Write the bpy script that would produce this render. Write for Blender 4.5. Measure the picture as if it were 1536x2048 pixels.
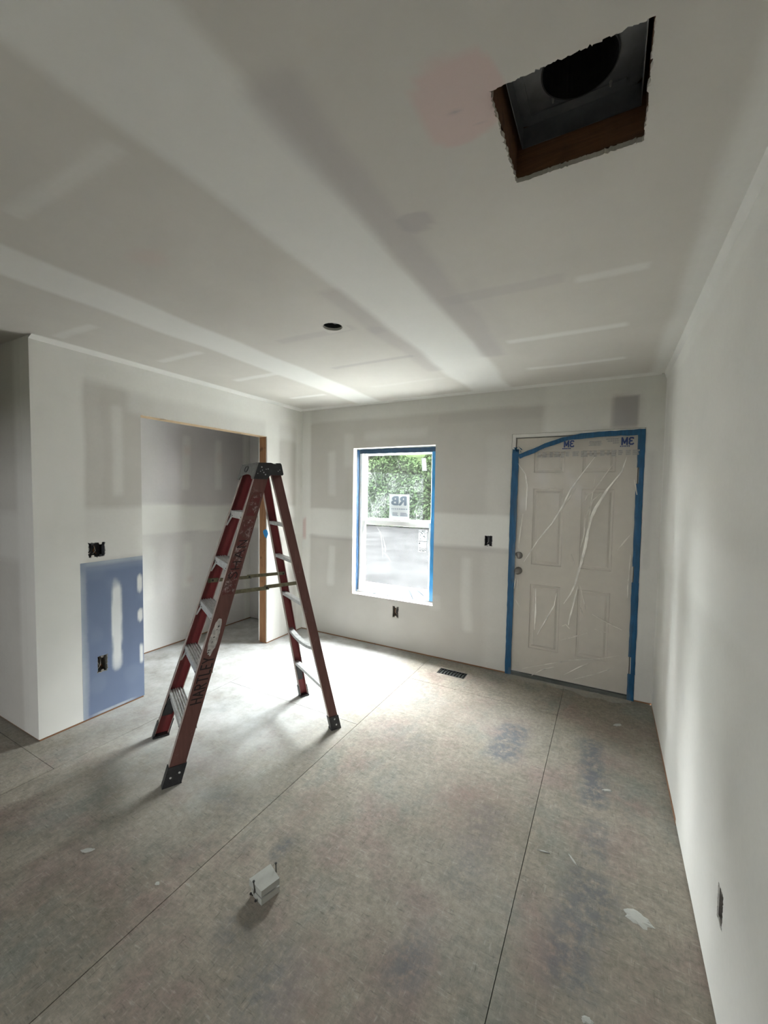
import bpy, math, random
import numpy as np
from mathutils import Vector, Matrix
random.seed(7)
for o in list(bpy.data.objects): bpy.data.objects.remove(o)
SC = bpy.context.scene
COL = SC.collection
W, H = 3.332, 2.44            # room width, ceiling height; back wall y=0, left wall x=0, floor z=0

# ------------------------------------------------------------------ camera
cd = bpy.data.cameras.new('camera'); cam = bpy.data.objects.new('camera', cd); COL.objects.link(cam)
R_, U_, F_ = Vector((0.877392, 0.479546, 0.014805)), Vector((-0.036554, 0.03605, 0.998681)), Vector((-0.47838, 0.876776, -0.049159))
m = Matrix((R_, U_, -F_)).transposed().to_4x4(); m.translation = Vector((2.99853, -3.58917, 1.55783))
cam.matrix_world = m
cd.sensor_fit = 'VERTICAL'; cd.sensor_height = 36.0; cd.sensor_width = 27.0
cd.lens = 822.83 / 2048 * 36.0; cd.clip_start = 0.05; cd.clip_end = 200
SC.camera = cam
# ------------------------------------------------------------------ light: overcast daylight through the window and an added rear opening
wd = bpy.data.worlds.new('overcast'); SC.world = wd; wd.use_nodes = True
bg = wd.node_tree.nodes['Background']; bg.inputs[0].default_value = (0.95, 0.985, 1.0, 1)
SKY = 182.0                   # zenith radiance; overcast sky, three times brighter overhead than at the horizon
wn = wd.node_tree; tc = wn.nodes.new('ShaderNodeTexCoord'); sp = wn.nodes.new('ShaderNodeSeparateXYZ'); mr = wn.nodes.new('ShaderNodeMapRange')
mr.inputs[1].default_value = 0.0; mr.inputs[2].default_value = 1.0; mr.inputs[3].default_value = SKY/3; mr.inputs[4].default_value = SKY
wn.links.new(tc.outputs['Generated'], sp.inputs[0]); wn.links.new(sp.outputs[2], mr.inputs[0]); wn.links.new(mr.outputs[0], bg.inputs[1])
SC.view_settings.view_transform = 'Standard'; SC.view_settings.look = 'None'
SC.view_settings.exposure = 0.0; SC.view_settings.gamma = 1.0; SC.view_settings.use_curve_mapping = False
def portal(name, loc, sx, sy, rx):
    l = bpy.data.lights.new(name, 'AREA'); l.shape = 'RECTANGLE'; l.size = sx; l.size_y = sy
    l.cycles.is_portal = True
    o = bpy.data.objects.new(name, l); o.location = loc; o.rotation_euler = (rx, 0, 0); COL.objects.link(o)
portal('front_window_portal', (1.12, 0.22, 1.245), 0.92, 1.53, -math.pi/2)
portal('rear_fill_portal', (1.5, -6.2, 1.6), .5, .5, math.pi/2)  # unseen opening behind the camera, added for fill light
SC.cycles.diffuse_bounces = 8; SC.cycles.max_bounces = 14; SC.cycles.transparent_max_bounces = 16
SC.cycles.use_denoising = True; SC.cycles.sample_clamp_indirect = 60.0

# ------------------------------------------------------------------ materials
def nodes(name):
    m = bpy.data.materials.new(name); m.use_nodes = True
    nt = m.node_tree; return m, nt, nt.nodes['Principled BSDF']
def N(nt, t, **kw):
    n = nt.nodes.new(t)
    for k, v in kw.items(): setattr(n, k, v)
    return n
def L(nt, a, b): nt.links.new(a, b)
def mixc(nt, fac, a, b, blend='MIX'):
    n = N(nt, 'ShaderNodeMix', data_type='RGBA', blend_type=blend)
    for i, v in ((0, fac), (6, a), (7, b)):
        if isinstance(v, (int, float)): n.inputs[i].default_value = v
        elif isinstance(v, tuple): n.inputs[i].default_value = (*v, 1) if len(v) == 3 else v
        else: L(nt, v, n.inputs[i])
    return n.outputs[2]
def noise(nt, scale, detail=4, rough=.6, vec=None, dist=0):
    n = N(nt, 'ShaderNodeTexNoise'); n.inputs['Scale'].default_value = scale
    n.inputs['Detail'].default_value = detail; n.inputs['Roughness'].default_value = rough; n.inputs['Distortion'].default_value = dist
    L(nt, vec if vec else coords(nt), n.inputs['Vector']); return n.outputs['Fac']
def coords(nt, scale=None, rot=None):
    t = N(nt, 'ShaderNodeTexCoord').outputs['Object']
    if scale or rot:
        mp = N(nt, 'ShaderNodeMapping')
        if scale: mp.inputs['Scale'].default_value = scale
        if rot: mp.inputs['Rotation'].default_value = rot
        L(nt, t, mp.inputs[0]); return mp.outputs[0]
    return t
def ramp(nt, x, a, b, lo=0., hi=1.):
    n = N(nt, 'ShaderNodeMapRange'); n.clamp = True
    n.inputs[1].default_value = a; n.inputs[2].default_value = b; n.inputs[3].default_value = lo; n.inputs[4].default_value = hi
    L(nt, x, n.inputs[0]); return n.outputs[0]
def math_(nt, op, a, b):
    n = N(nt, 'ShaderNodeMath', operation=op)
    for i, v in ((0, a), (1, b)):
        if isinstance(v, (int, float)): n.inputs[i].default_value = v
        else: L(nt, v, n.inputs[i])
    return n.outputs[0]
def bump(nt, bsdf, h, strength=.2, dist=.002):
    b = N(nt, 'ShaderNodeBump'); b.inputs['Strength'].default_value = strength; b.inputs['Distance'].default_value = dist
    L(nt, h, b.inputs['Height']); L(nt, b.outputs[0], bsdf.inputs['Normal'])
def plain(name, c, rough=.6, metal=0., var=.12, vscale=18, bmp=0., bscale=120, spec=None):
    m, nt, b = nodes(name)
    d = tuple(x * (1 - var) for x in c); l = tuple(min(1, x * (1 + var)) for x in c)
    L(nt, mixc(nt, ramp(nt, noise(nt, vscale), .3, .7), d, l), b.inputs['Base Color'])
    b.inputs['Roughness'].default_value = rough; b.inputs['Metallic'].default_value = metal
    if spec is not None: b.inputs['Specular IOR Level'].default_value = spec
    if bmp: bump(nt, b, noise(nt, bscale), bmp)
    return m
def drywall(name, paper, mud, scuff=(.36, .34, .345)):
    m, nt, b = nodes(name)
    a = N(nt, 'ShaderNodeAttribute', attribute_name='mask'); s = N(nt, 'ShaderNodeSeparateColor'); L(nt, a.outputs['Color'], s.inputs[0])
    n1 = noise(nt, 2.2, 5); n2 = noise(nt, 45, 3)
    pp = mixc(nt, ramp(nt, n1, .3, .7), tuple(x * .95 for x in paper), tuple(x * 1.04 for x in paper))
    mm = mixc(nt, ramp(nt, n1, .3, .7), tuple(x * .965 for x in mud), tuple(x * 1.03 for x in mud))
    f = ramp(nt, math_(nt, 'ADD', s.outputs[0], math_(nt, 'MULTIPLY', math_(nt, 'SUBTRACT', n2, .5), .22)), .06, .94)
    c = mixc(nt, f, pp, mm)
    c = mixc(nt, s.outputs[1], c, (.60, .44, .42))
    c = mixc(nt, s.outputs[2], c, scuff)
    L(nt, c, b.inputs['Base Color']); b.inputs['Roughness'].default_value = .92; b.inputs['Specular IOR Level'].default_value = .2
    bump(nt, b, noise(nt, 260, 2), .07, .001)
    return m
M = {}
M['drywall'] = drywall('drywall_taped', (.545, .527, .492), (.725, .718, .682))
M['drywall_ceiling'] = drywall('drywall_ceiling', (.57, .548, .508), (.70, .692, .662), (.385, .36, .37))
M['drywall_closet'] = drywall('drywall_closet', (.585, .56, .56), (.775, .77, .735))
M['blueboard'] = drywall('moisture_board', (.165, .205, .305), (.70, .71, .70), (.25, .30, .39))
M['gypsum'] = plain('gypsum_core', (.62, .59, .54), .95, bmp=.5, bscale=300)
M['dark'] = plain('dark_cavity', (.02, .017, .015), .9)
M['attic'] = plain('attic_wood', (.10, .06, .035), .9, var=.3)  # dark brown wood lining the ceiling pockets
def wood(name, a, b_, scale=(30, 30, 2.2), rough=.75):
    m, nt, b = nodes(name)
    v = coords(nt, scale)
    n = noise(nt, 1.6, 6, .65, v, 1.2); k = noise(nt, 9, 2)
    c = mixc(nt, ramp(nt, n, .3, .7), a, b_)
    c = mixc(nt, ramp(nt, k, .62, .72), c, tuple(x * .55 for x in a))
    L(nt, c, b.inputs['Base Color']); b.inputs['Roughness'].default_value = rough
    bump(nt, b, n, .3, .002); return m
M['stud'] = wood('framing_lumber', (.22, .10, .042), (.33, .17, .078))
M['stud_h'] = wood('framing_lumber_flat', (.20, .095, .045), (.30, .155, .075), (2.2, 2.2, 30))
M['pale_wood'] = wood('raw_header_lumber', (.55, .40, .24), (.66, .50, .32), (2.2, 2.2, 30))
M['joist'] = wood('old_joist_wood', (.095, .042, .018), (.19, .088, .036), (2.2, 30, 30))
M['white'] = plain('white_vinyl', (.80, .81, .80), .35, var=.03)
M['door_paint'] = plain('primed_door_paint', (.53, .49, .43), .55, var=.03)
M['trim_white'] = plain('primed_jamb_paint', (.66, .64, .60), .6, var=.04)
M['black_plastic'] = plain('black_plastic', (.018, .018, .02), .5, var=.4, vscale=60)
M['box_plastic'] = plain('outlet_box_plastic', (.045, .045, .05), .5, var=.4, vscale=60)
M['box_steel'] = plain('outlet_box_steel', (.20, .185, .165), .5, metal=.4, var=.3, vscale=60)
M['wire_white'] = plain('wire_white', (.55, .53, .48), .5)
M['wire_black'] = plain('wire_black', (.02, .02, .02), .5)
M['wire_copper'] = plain('wire_copper', (.45, .18, .07), .4, metal=.8)
M['steel'] = plain('galvanised_steel', (.24, .25, .265), .38, metal=.85, var=.25, vscale=9)
M['screw'] = plain('black_screw', (.015, .014, .013), .5)
M['knob'] = plain('aged_nickel', (.16, .14, .12), .35, metal=.8)
M['threshold'] = plain('dark_threshold', (.035, .042, .035), .6, var=.4)
def paper(name, c, tr):
    m = bpy.data.materials.new(name); m.use_nodes = True; nt = m.node_tree
    nt.nodes.remove(nt.nodes['Principled BSDF']); out = nt.nodes['Material Output']
    k = mixc(nt, ramp(nt, noise(nt, 30), .3, .7), tuple(x*.95 for x in c), c)
    d = N(nt, 'ShaderNodeBsdfDiffuse'); tl = N(nt, 'ShaderNodeBsdfTranslucent'); L(nt, k, d.inputs[0]); L(nt, k, tl.inputs[0])
    x = N(nt, 'ShaderNodeMixShader'); x.inputs[0].default_value = tr; L(nt, d.outputs[0], x.inputs[1]); L(nt, tl.outputs[0], x.inputs[2]); L(nt, x.outputs[0], out.inputs[0]); return m
M['sticker'] = paper('sticker_paper', (.78, .80, .82), .040)
M['ink'] = paper('grey_ink', (.27, .32, .40), .012)
M['ink_dark'] = plain('dark_ink', (.10, .12, .12), .7, var=.3)
M['print_blue'] = plain('blue_print', (.02, .045, .17), .6, var=.1)
M['print_grey'] = plain('grey_print', (.36, .345, .33), .7, var=.18, vscale=70)
M['print_dim'] = plain('dim_print', (.27, .26, .27), .7, var=.15, vscale=70)
def tape(name, c):
    m, nt, b = nodes(name)
    n = noise(nt, 1.0, 4, .6, coords(nt, (60, 60, 9)))
    L(nt, mixc(nt, ramp(nt, n, .3, .7), tuple(x * .72 for x in c), tuple(x * 1.25 for x in c)), b.inputs['Base Color'])
    b.inputs['Roughness'].default_value = .55; bump(nt, b, n, .5, .002); return m
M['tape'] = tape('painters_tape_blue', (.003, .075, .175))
M['tape_dark'] = tape('painters_tape_darkened', (.002, .034, .085))  # same blue tape, colour darkened against the strong window light
M['tape_backlit'] = tape('painters_tape_backlit', (.022, .19, .42))  # same blue tape, brightened in colour as if lit from behind
M['tape_lit'] = tape('painters_tape_lit', (.02, .24, .56))  # lit copy of the same tape, brightness put into the colour
def film(name, haze, col=(.86, .88, .88), gloss=.10, trans=.7):
    m = bpy.data.materials.new(name); m.use_nodes = True; nt = m.node_tree
    nt.nodes.remove(nt.nodes['Principled BSDF']); out = nt.nodes['Material Output']
    t = N(nt, 'ShaderNodeBsdfTransparent'); t.inputs[0].default_value = (.985, .985, .985, 1)
    d = N(nt, 'ShaderNodeBsdfDiffuse'); d.inputs[0].default_value = (*col, 1)
    tl = N(nt, 'ShaderNodeBsdfTranslucent'); tl.inputs[0].default_value = (*col, 1)
    g = N(nt, 'ShaderNodeBsdfGlossy'); g.inputs['Roughness'].default_value = .18
    m1 = N(nt, 'ShaderNodeMixShader'); m1.inputs[0].default_value = trans; L(nt, d.outputs[0], m1.inputs[1]); L(nt, tl.outputs[0], m1.inputs[2])
    m2 = N(nt, 'ShaderNodeMixShader'); m2.inputs[0].default_value = gloss; L(nt, m1.outputs[0], m2.inputs[1]); L(nt, g.outputs[0], m2.inputs[2])
    m3 = N(nt, 'ShaderNodeMixShader')
    n = noise(nt, 7, 4); L(nt, ramp(nt, n, .3, .75, haze * .6, haze * 1.5), m3.inputs[0])
    L(nt, t.outputs[0], m3.inputs[1]); L(nt, m2.outputs[0], m3.inputs[2]); L(nt, m3.outputs[0], out.inputs[0])
    return m
M['film'] = film('masking_film', .07, (.9, .9, .88), gloss=.06, trans=.1)
M['fold'] = film('masking_film_fold', .90, (.86, .835, .78), gloss=.03, trans=.02)
M['fold_soft'] = film('masking_film_soft_fold', .90, (.70, .665, .60), gloss=.03, trans=.02)
M['hem'] = film('masking_film_hem', .28, (.62, .60, .55), gloss=.05, trans=.05)
M['sill_fold_shade'] = film('sill_film_fold_shaded', .85, (.30, .345, .39), gloss=.05, trans=.05)  # grey-blue paints shade into the clear film's creases over the sill
M['wfilm'] = film('window_film', .028, gloss=.1, trans=.14)
M['wfold'] = film('window_film_fold', .10, gloss=.1, trans=.10)
M['glass'] = film('window_glass', .03, gloss=.95, trans=.05)
# speckled protective residue on the upper pane
def speckle():
    m = bpy.data.materials.new('speckled_residue'); m.use_nodes = True; nt = m.node_tree
    nt.nodes.remove(nt.nodes['Principled BSDF']); out = nt.nodes['Material Output']
    t = N(nt, 'ShaderNodeBsdfTransparent'); t.inputs[0].default_value = (.88, .95, .93, 1)
    d = N(nt, 'ShaderNodeBsdfDiffuse'); d.inputs[0].default_value = (.9, .95, .94, 1)
    tl = N(nt, 'ShaderNodeBsdfTranslucent'); tl.inputs[0].default_value = (.9, .95, .94, 1)
    a = N(nt, 'ShaderNodeMixShader'); a.inputs[0].default_value = .75; L(nt, d.outputs[0], a.inputs[1]); L(nt, tl.outputs[0], a.inputs[2])
    n = noise(nt, 75, 4, .7); k = noise(nt, 5, 2)
    f = ramp(nt, math_(nt, 'ADD', n, math_(nt, 'MULTIPLY', math_(nt, 'SUBTRACT', k, .5), .5)), .48, .62, .001, .034)
    mx = N(nt, 'ShaderNodeMixShader'); L(nt, f, mx.inputs[0]); L(nt, t.outputs[0], mx.inputs[1]); L(nt, a.outputs[0], mx.inputs[2]); L(nt, mx.outputs[0], out.inputs[0])
    return m
M['speckle'] = speckle()
# subfloor sheathing with strands, stamps, dust and painted window glow
def subfloor():
    m, nt, b = nodes('subfloor_sheathing')
    at = N(nt, 'ShaderNodeAttribute', attribute_name='mask'); s = N(nt, 'ShaderNodeSeparateColor'); L(nt, at.outputs['Color'], s.inputs[0])
    big = noise(nt, 1.6, 4, .55); mid = noise(nt, 7, 5, .7)
    c = mixc(nt, ramp(nt, big, .36, .64), (.21, .184, .146), (.255, .224, .182))
    c = mixc(nt, ramp(nt, noise(nt, 3.1, 4), .50, .66, 0, .8), c, (.215, .162, .138))
    c = mixc(nt, ramp(nt, noise(nt, 2.3, 5, .7, coords(nt, (1.2, .8, 1), (0, 0, .4))), .52, .68, 0, .8), c, (.175, .178, .152))
    c = mixc(nt, ramp(nt, mid, .58, .78, 0, .5), c, (.145, .132, .108))
    for i, (rz, sc) in enumerate(((.5, (16, 120, 1)), (-.7, (130, 18, 1)), (1.25, (18, 110, 1)))):
        f = noise(nt, 1.0, 3, .6, coords(nt, sc, (0, 0, rz)))
        c = mixc(nt, ramp(nt, f, .60, .74, 0, .38), c, (.40, .395, .345))
        c = mixc(nt, ramp(nt, f, .38, .27, 0, .6), c, (.075, .066, .053))
    rg = noise(nt, 22, 5, .75)
    c = mixc(nt, 1., c, mixc(nt, ramp(nt, noise(nt, 38, 5, .75), .3, .7), (.72, .72, .72), (1.25, 1.25, 1.25)), 'MULTIPLY')
    c = mixc(nt, 1., c, mixc(nt, ramp(nt, noise(nt, 9, 4, .7), .3, .7), (.86, .87, .85), (1.13, 1.12, 1.13)), 'MULTIPLY')
    c = mixc(nt, math_(nt, 'MULTIPLY', s.outputs[1], ramp(nt, rg, .35, .65)), c, (.205, .135, .112))
    c = mixc(nt, math_(nt, 'MULTIPLY', s.outputs[0], ramp(nt, rg, .38, .56)), c, (.088, .095, .108))
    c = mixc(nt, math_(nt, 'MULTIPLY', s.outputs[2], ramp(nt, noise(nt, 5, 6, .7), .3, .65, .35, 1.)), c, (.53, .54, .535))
    L(nt, c, b.inputs['Base Color']); b.inputs['Roughness'].default_value = .85; b.inputs['Specular IOR Level'].default_value = .3
    bump(nt, b, noise(nt, 90, 4, .7), .25, .002); return m
M['subfloor'] = subfloor()
M['slab'] = plain('dark_underfloor', (.035, .03, .025), .9)
M['putty'] = plain('dried_compound', (.40, .40, .37), .9, var=.06, bmp=.6, bscale=80)
M['block'] = plain('primed_scrap_wood', (.36, .36, .325), .7, var=.06, bmp=.3, bscale=60)
# ladder
def fiberglass(name, a, b_, wear):
    m, nt, b = nodes(name)
    n = noise(nt, 1.0, 5, .65, coords(nt, (40, 40, 5))); k = noise(nt, 14, 6, .75)
    c = mixc(nt, ramp(nt, n, .3, .7), a, b_)
    c = mixc(nt, ramp(nt, k, .60, .74, 0, wear), c, (.36, .28, .25))
    L(nt, c, b.inputs['Base Color']); b.inputs['Roughness'].default_value = .6
    bump(nt, b, n, .15, .001); return m
M['rail_out'] = fiberglass('weathered_red_fiberglass', (.095, .036, .029), (.14, .056, .045), .30)
M['rail_in'] = fiberglass('red_fiberglass', (.15, .017, .019), (.20, .027, .028), .08)
M['rail_edge'] = fiberglass('dusty_fiberglass_edge', (.34, .27, .24), (.46, .40, .36), .5)
M['alu'] = plain('worn_aluminium', (.52, .525, .52), .45, metal=.45, var=.2, vscale=40)
M['brass'] = plain('olive_zinc_bar', (.16, .145, .09), .5, metal=.4, var=.3, vscale=40)
M['grey_plastic'] = plain('dusty_grey_plastic', (.17, .17, .165), .7, var=.2, vscale=50)
M['splat_black'] = plain('black_plastic_spatter', (.02, .02, .022), .55, var=.3)
M['spot'] = plain('paint_spot', (.30, .30, .31), .8, var=.3)
M['marker'] = plain('black_marker', (.012, .007, .006), .7)
M['oval'] = plain('peeling_label', (.42, .40, .37), .7, var=.35, vscale=45)
def wornlabel():
    m, nt, b = nodes('worn_red_label')
    k = noise(nt, 42, 6, .8); k2 = noise(nt, 13, 4, .7)
    c = mixc(nt, ramp(nt, k2, .35, .6), (.125, .022, .02), (.085, .038, .03))
    c = mixc(nt, ramp(nt, math_(nt, 'ADD', k, math_(nt, 'MULTIPLY', math_(nt, 'SUBTRACT', k2, .5), .5)), .52, .66, 0, .8), c, (.42, .32, .30))
    L(nt, c, b.inputs['Base Color']); b.inputs['Roughness'].default_value = .7; return m
M['worn'] = wornlabel()
M['leaf'] = plain('leaf_green', (.0085, .0135, .0058), .8, var=.35, vscale=.9, spec=0)
M['bark'] = plain('bark', (.008, .0065, .005), .9, var=.3, spec=0)
M['concrete'] = plain('bounce_slab_concrete', (.185, .182, .175), .9, var=.05)  # surface of the added slab that bounces daylight indoors
M['gravel'] = plain('gravel_drive', (.0072, .0073, .0073), .95, var=.3, vscale=.55, spec=0)
M['grass'] = plain('lawn_green', (.0075, .0105, .0047), .9, var=.3, vscale=.8, spec=0)

# ------------------------------------------------------------------ mesh helpers
ORG = {}
def mesh(name, V, F, mats, parent=None, fm=None, mask=None, smooth=False):
    org = ORG.get(parent.name, Vector((0, 0, 0))) if parent else Vector((0, 0, 0))
    me = bpy.data.meshes.new(name)
    V = [tuple(Vector(v) - org) for v in V] if not isinstance(V, np.ndarray) else (V - np.array(org)).tolist()
    me.from_pydata(V, [], F); 
    for x in (mats if isinstance(mats, (list, tuple)) else [mats]): me.materials.append(M[x])
    if fm is not None: me.polygons.foreach_set('material_index', fm)
    if smooth: me.polygons.foreach_set('use_smooth', [True] * len(me.polygons))
    if mask is not None:
        a = me.color_attributes.new('mask', 'FLOAT_COLOR', 'POINT'); a.data.foreach_set('color', np.asarray(mask, np.float32).ravel())
    me.validate(); me.update()
    o = bpy.data.objects.new(name, me); COL.objects.link(o)
    if parent: o.parent = parent
    ORG[o.name] = org
    return o
def empty(name, loc, label=None, cat=None, group=None, kind=None):
    o = bpy.data.objects.new(name, None); o.location = loc; COL.objects.link(o); o.empty_display_size = .1
    ORG[o.name] = Vector(loc); tag(o, label, cat, group, kind); return o
def tag(o, label=None, cat=None, group=None, kind=None):
    for k, v in (('label', label), ('category', cat), ('group', group), ('kind', kind)):
        if v: o[k] = v
    return o
class MB:
    def __init__(s): s.V = []; s.F = []; s.m = []
    def add(s, V, F, mi=0):
        n = len(s.V); s.V += [Vector(v) for v in V]; s.F += [tuple(i + n for i in f) for f in F]; s.m += [mi] * len(F)
    def box(s, a, b, mi=0, bev=0):
        x0, y0, z0 = a; x1, y1, z1 = b
        if bev:
            e = bev; P = []
            ring = lambda z, i: [(x0+i, y0+e, z), (x0+e, y0+i, z), (x1-e, y0+i, z), (x1-i, y0+e, z), (x1-i, y1-e, z), (x1-e, y1-i, z), (x0+e, y1-i, z), (x0+i, y1-e, z)]
            P = ring(z0, e*.6) + ring(z0+e, 0) + ring(z1-e, 0) + ring(z1, e*.6); F = []
            for r in range(3):
                for k in range(8): F.append((r*8+k, r*8+(k+1) % 8, r*8+8+(k+1) % 8, r*8+8+k))
            F += [tuple(range(7, -1, -1)), tuple(range(24, 32))]
            s.add(P, F, mi)
        else: s.hexa([(x0,y0,z0),(x1,y0,z0),(x1,y1,z0),(x0,y1,z0)], [(x0,y0,z1),(x1,y0,z1),(x1,y1,z1),(x0,y1,z1)], mi)
    def hexa(s, A, B, mi=0): s.loft(A, B, mi)
    def loft(s, A, B, mi=0, side=None):
        n = len(A); V = list(A) + list(B); F = []
        s.add(V, [], mi); b = len(s.V) - 2*n
        for k in range(n):
            s.F.append((b+k, b+(k+1) % n, b+n+(k+1) % n, b+n+k)); s.m.append(side[k] if side else mi)
        s.F.append(tuple(b+k for k in range(n-1, -1, -1))); s.m.append(mi)
        s.F.append(tuple(b+n+k for k in range(n))); s.m.append(mi)
    def tube(s, pts, r, n=8, mi=0):
        pts = [Vector(p) for p in pts]; rings = []
        for i, p in enumerate(pts):
            t = (pts[min(i+1, len(pts)-1)] - pts[max(i-1, 0)]).normalized()
            a = t.orthogonal().normalized(); b = t.cross(a)
            rr = r[i] if isinstance(r, (list, tuple)) else r
            rings.append([p + rr*(math.cos(2*math.pi*k/n)*a + math.sin(2*math.pi*k/n)*b) for k in range(n)])
        V = [v for g in rings for v in g]; F = []
        for i in range(len(pts)-1):
            for k in range(n): F.append((i*n+k, i*n+(k+1) % n, (i+1)*n+(k+1) % n, (i+1)*n+k))
        F += [tuple(range(n-1, -1, -1)), tuple((len(pts)-1)*n+k for k in range(n))]
        s.add(V, F, mi)
    def build(s, name, mats, parent=None, smooth=False): return mesh(name, s.V, s.F, mats, parent, s.m, smooth=smooth)
rng = np.random.default_rng(3)
LAT = rng.random((8, 64, 64))
def vn(u, v, sc, k=0):        # value noise 0..1 on arrays
    u = np.asarray(u) * sc; v = np.asarray(v) * sc
    i = np.floor(u).astype(int); j = np.floor(v).astype(int); f = u - i; g = v - j
    f = f*f*(3-2*f); g = g*g*(3-2*g); A = LAT[k]
    q = lambda a, b: A[a % 64, b % 64]
    return (q(i,j)*(1-f)+q(i+1,j)*f)*(1-g)+(q(i,j+1)*(1-f)+q(i+1,j+1)*f)*g
def sm(x, a, b): t = np.clip((x-a)/(b-a), 0, 1); return t*t*(3-2*t)
def rect(u, v, u0, u1, v0, v1, s=.03, a=1., wob=.02, k=0):     # feathered patch
    du = (vn(u, v, 3.3, k)-.5)*2*wob; dv = (vn(u, v, 3.7, k+1)-.5)*2*wob
    return a*sm(u+du, u0-s/2, u0+s/2)*(1-sm(u+du, u1-s/2, u1+s/2))*sm(v+dv, v0-s/2, v0+s/2)*(1-sm(v+dv, v1-s/2, v1+s/2))
def blob(u, v, cu, cv, ru, rv, soft=.25, a=1., p=3., wob=.1, k=2):
    d = (np.abs((u-cu)/ru)**p + np.abs((v-cv)/rv)**p)**(1/p) + (vn(u, v, 14, k)-.5)*2*wob
    return a*(1-sm(d, 1-soft, 1))
def union(*L_):
    r = L_[0]*0
    for x in L_: r = 1-(1-r)*(1-np.clip(x, 0, 1))
    return r
def sheet(name, ax, val, out, U, Vv, holes=(), thick=.0127, mat='drywall', maskfn=None, step=.03, parent=None, fine=None, edge='gypsum', pocket='dark', closed=True, jit=.002):
    """Board with its face on plane ax=val (room side = out). holes: (u0,u1,v0,v1,depth) depth None = right through;
    blind holes have a lip of board thickness and a wider pocket behind."""
    def lines(a, b, hs, fr):
        L_ = [a, b]
        f0, f1 = fr if fr else (a, b)
        f0 = max(a, f0); f1 = min(b, f1)
        L_ += list(np.linspace(f0, f1, max(2, int(round((f1-f0)/step))+1)))
        for x0, x1 in ((a, f0), (f1, b)):
            if x1-x0 > 1e-6: L_ += list(np.linspace(x0, x1, max(2, int((x1-x0)/.5)+1)))
        for (h0, h1, d) in hs:
            L_ = [x for x in L_ if abs(x-h0) > .004 and abs(x-h1) > .004] + [h0, h1]
            if d is not None and h1-h0 < .5: L_ += list(np.linspace(h0, h1, int((h1-h0)/.006)+1))[1:-1]
        return sorted(set(round(x, 5) for x in L_ if a-1e-6 <= x <= b+1e-6))
    us = lines(U[0], U[1], [(h[0], h[1], h[4]) for h in holes], fine[0] if fine else None)
    vs = lines(Vv[0], Vv[1], [(h[2], h[3], h[4]) for h in holes], fine[1] if fine else None)
    nu, nv = len(us), len(vs)
    ua = np.array(us); va = np.array(vs); UU, VV = np.meshgrid(ua, va, indexing='ij')
    uu = UU.ravel(); vv = VV.ravel()
    def P(u, v, d):
        w = val - out*d
        return (w, u, v) if ax == 0 else (u, w, v) if ax == 1 else (u, v, w)
    pu, pv = uu.copy(), vv.copy()
    inh = np.zeros((nu-1, nv-1), bool); cu = (ua[:-1]+ua[1:])/2; cv = (va[:-1]+va[1:])/2
    for h in holes: inh |= ((cu > h[0]) & (cu < h[1]))[:, None] & ((cv > h[2]) & (cv < h[3]))[None, :]
    for h in holes:                                        # ragged cut edges
        if h[4] is None: continue
        e = .00001
        on = (((np.abs(uu-h[0]) < e) | (np.abs(uu-h[1]) < e)) & (vv > h[2]-e) & (vv < h[3]+e)) | (((np.abs(vv-h[2]) < e) | (np.abs(vv-h[3]) < e)) & (uu > h[0]-e) & (uu < h[1]+e))
        r = np.random.default_rng(5).normal(0, jit, (2, len(uu)))
        pu = pu + np.where(on, r[0], 0); pv = pv + np.where(on, r[1], 0)
    V = [P(a, b, 0) for a, b in zip(pu, pv)]; F = []; fm = []
    idx = lambda i, j: i*nv+j
    for i in range(nu-1):
        for j in range(nv-1):
            if not inh[i, j]: F.append((idx(i,j), idx(i+1,j), idx(i+1,j+1), idx(i,j+1))); fm.append(0)
    mk = None
    if maskfn is not None:
        g = maskfn(uu, vv); mk = np.zeros((len(uu), 4), np.float32); mk[:, 3] = 1
        for c, x in enumerate(g): mk[:, c] = np.clip(x, 0, 1)
    extra = []
    def addv(p, src=None):
        V.append(p); extra.append(mk[src] if mk is not None and src is not None else (0, 0, 0, 1)); return len(V)-1
    def rim(ids, depth, mi):                               # extrude a chain of front vertices backwards
        b = [addv(P(pu[i], pv[i], depth), i) for i in ids]
        for k in range(len(ids)-1):
            (i0, j0), (i1, j1) = divmod(ids[k], nv), divmod(ids[k+1], nv)
            cells = [(min(i0, i1), j0-1), (min(i0, i1), j0)] if j0 == j1 else [(i0-1, min(j0, j1)), (i0, min(j0, j1))]
            kept = [0 <= a < nu-1 and 0 <= c < nv-1 and not inh[a, c] for a, c in cells]
            if sum(kept) == 1: F.append((ids[k], ids[k+1], b[k+1], b[k])); fm.append(mi)
        return b
    def loop(u0, u1, v0, v1):
        iu = [i for i, x in enumerate(us) if u0-1e-4 <= x <= u1+1e-4]; jv = [j for j, x in enumerate(vs) if v0-1e-4 <= x <= v1+1e-4]
        c = [idx(i, jv[0]) for i in iu] + [idx(iu[-1], j) for j in jv[1:]] + [idx(i, jv[-1]) for i in iu[-2::-1]] + [idx(iu[0], j) for j in jv[-2::-1]]
        return c
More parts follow.
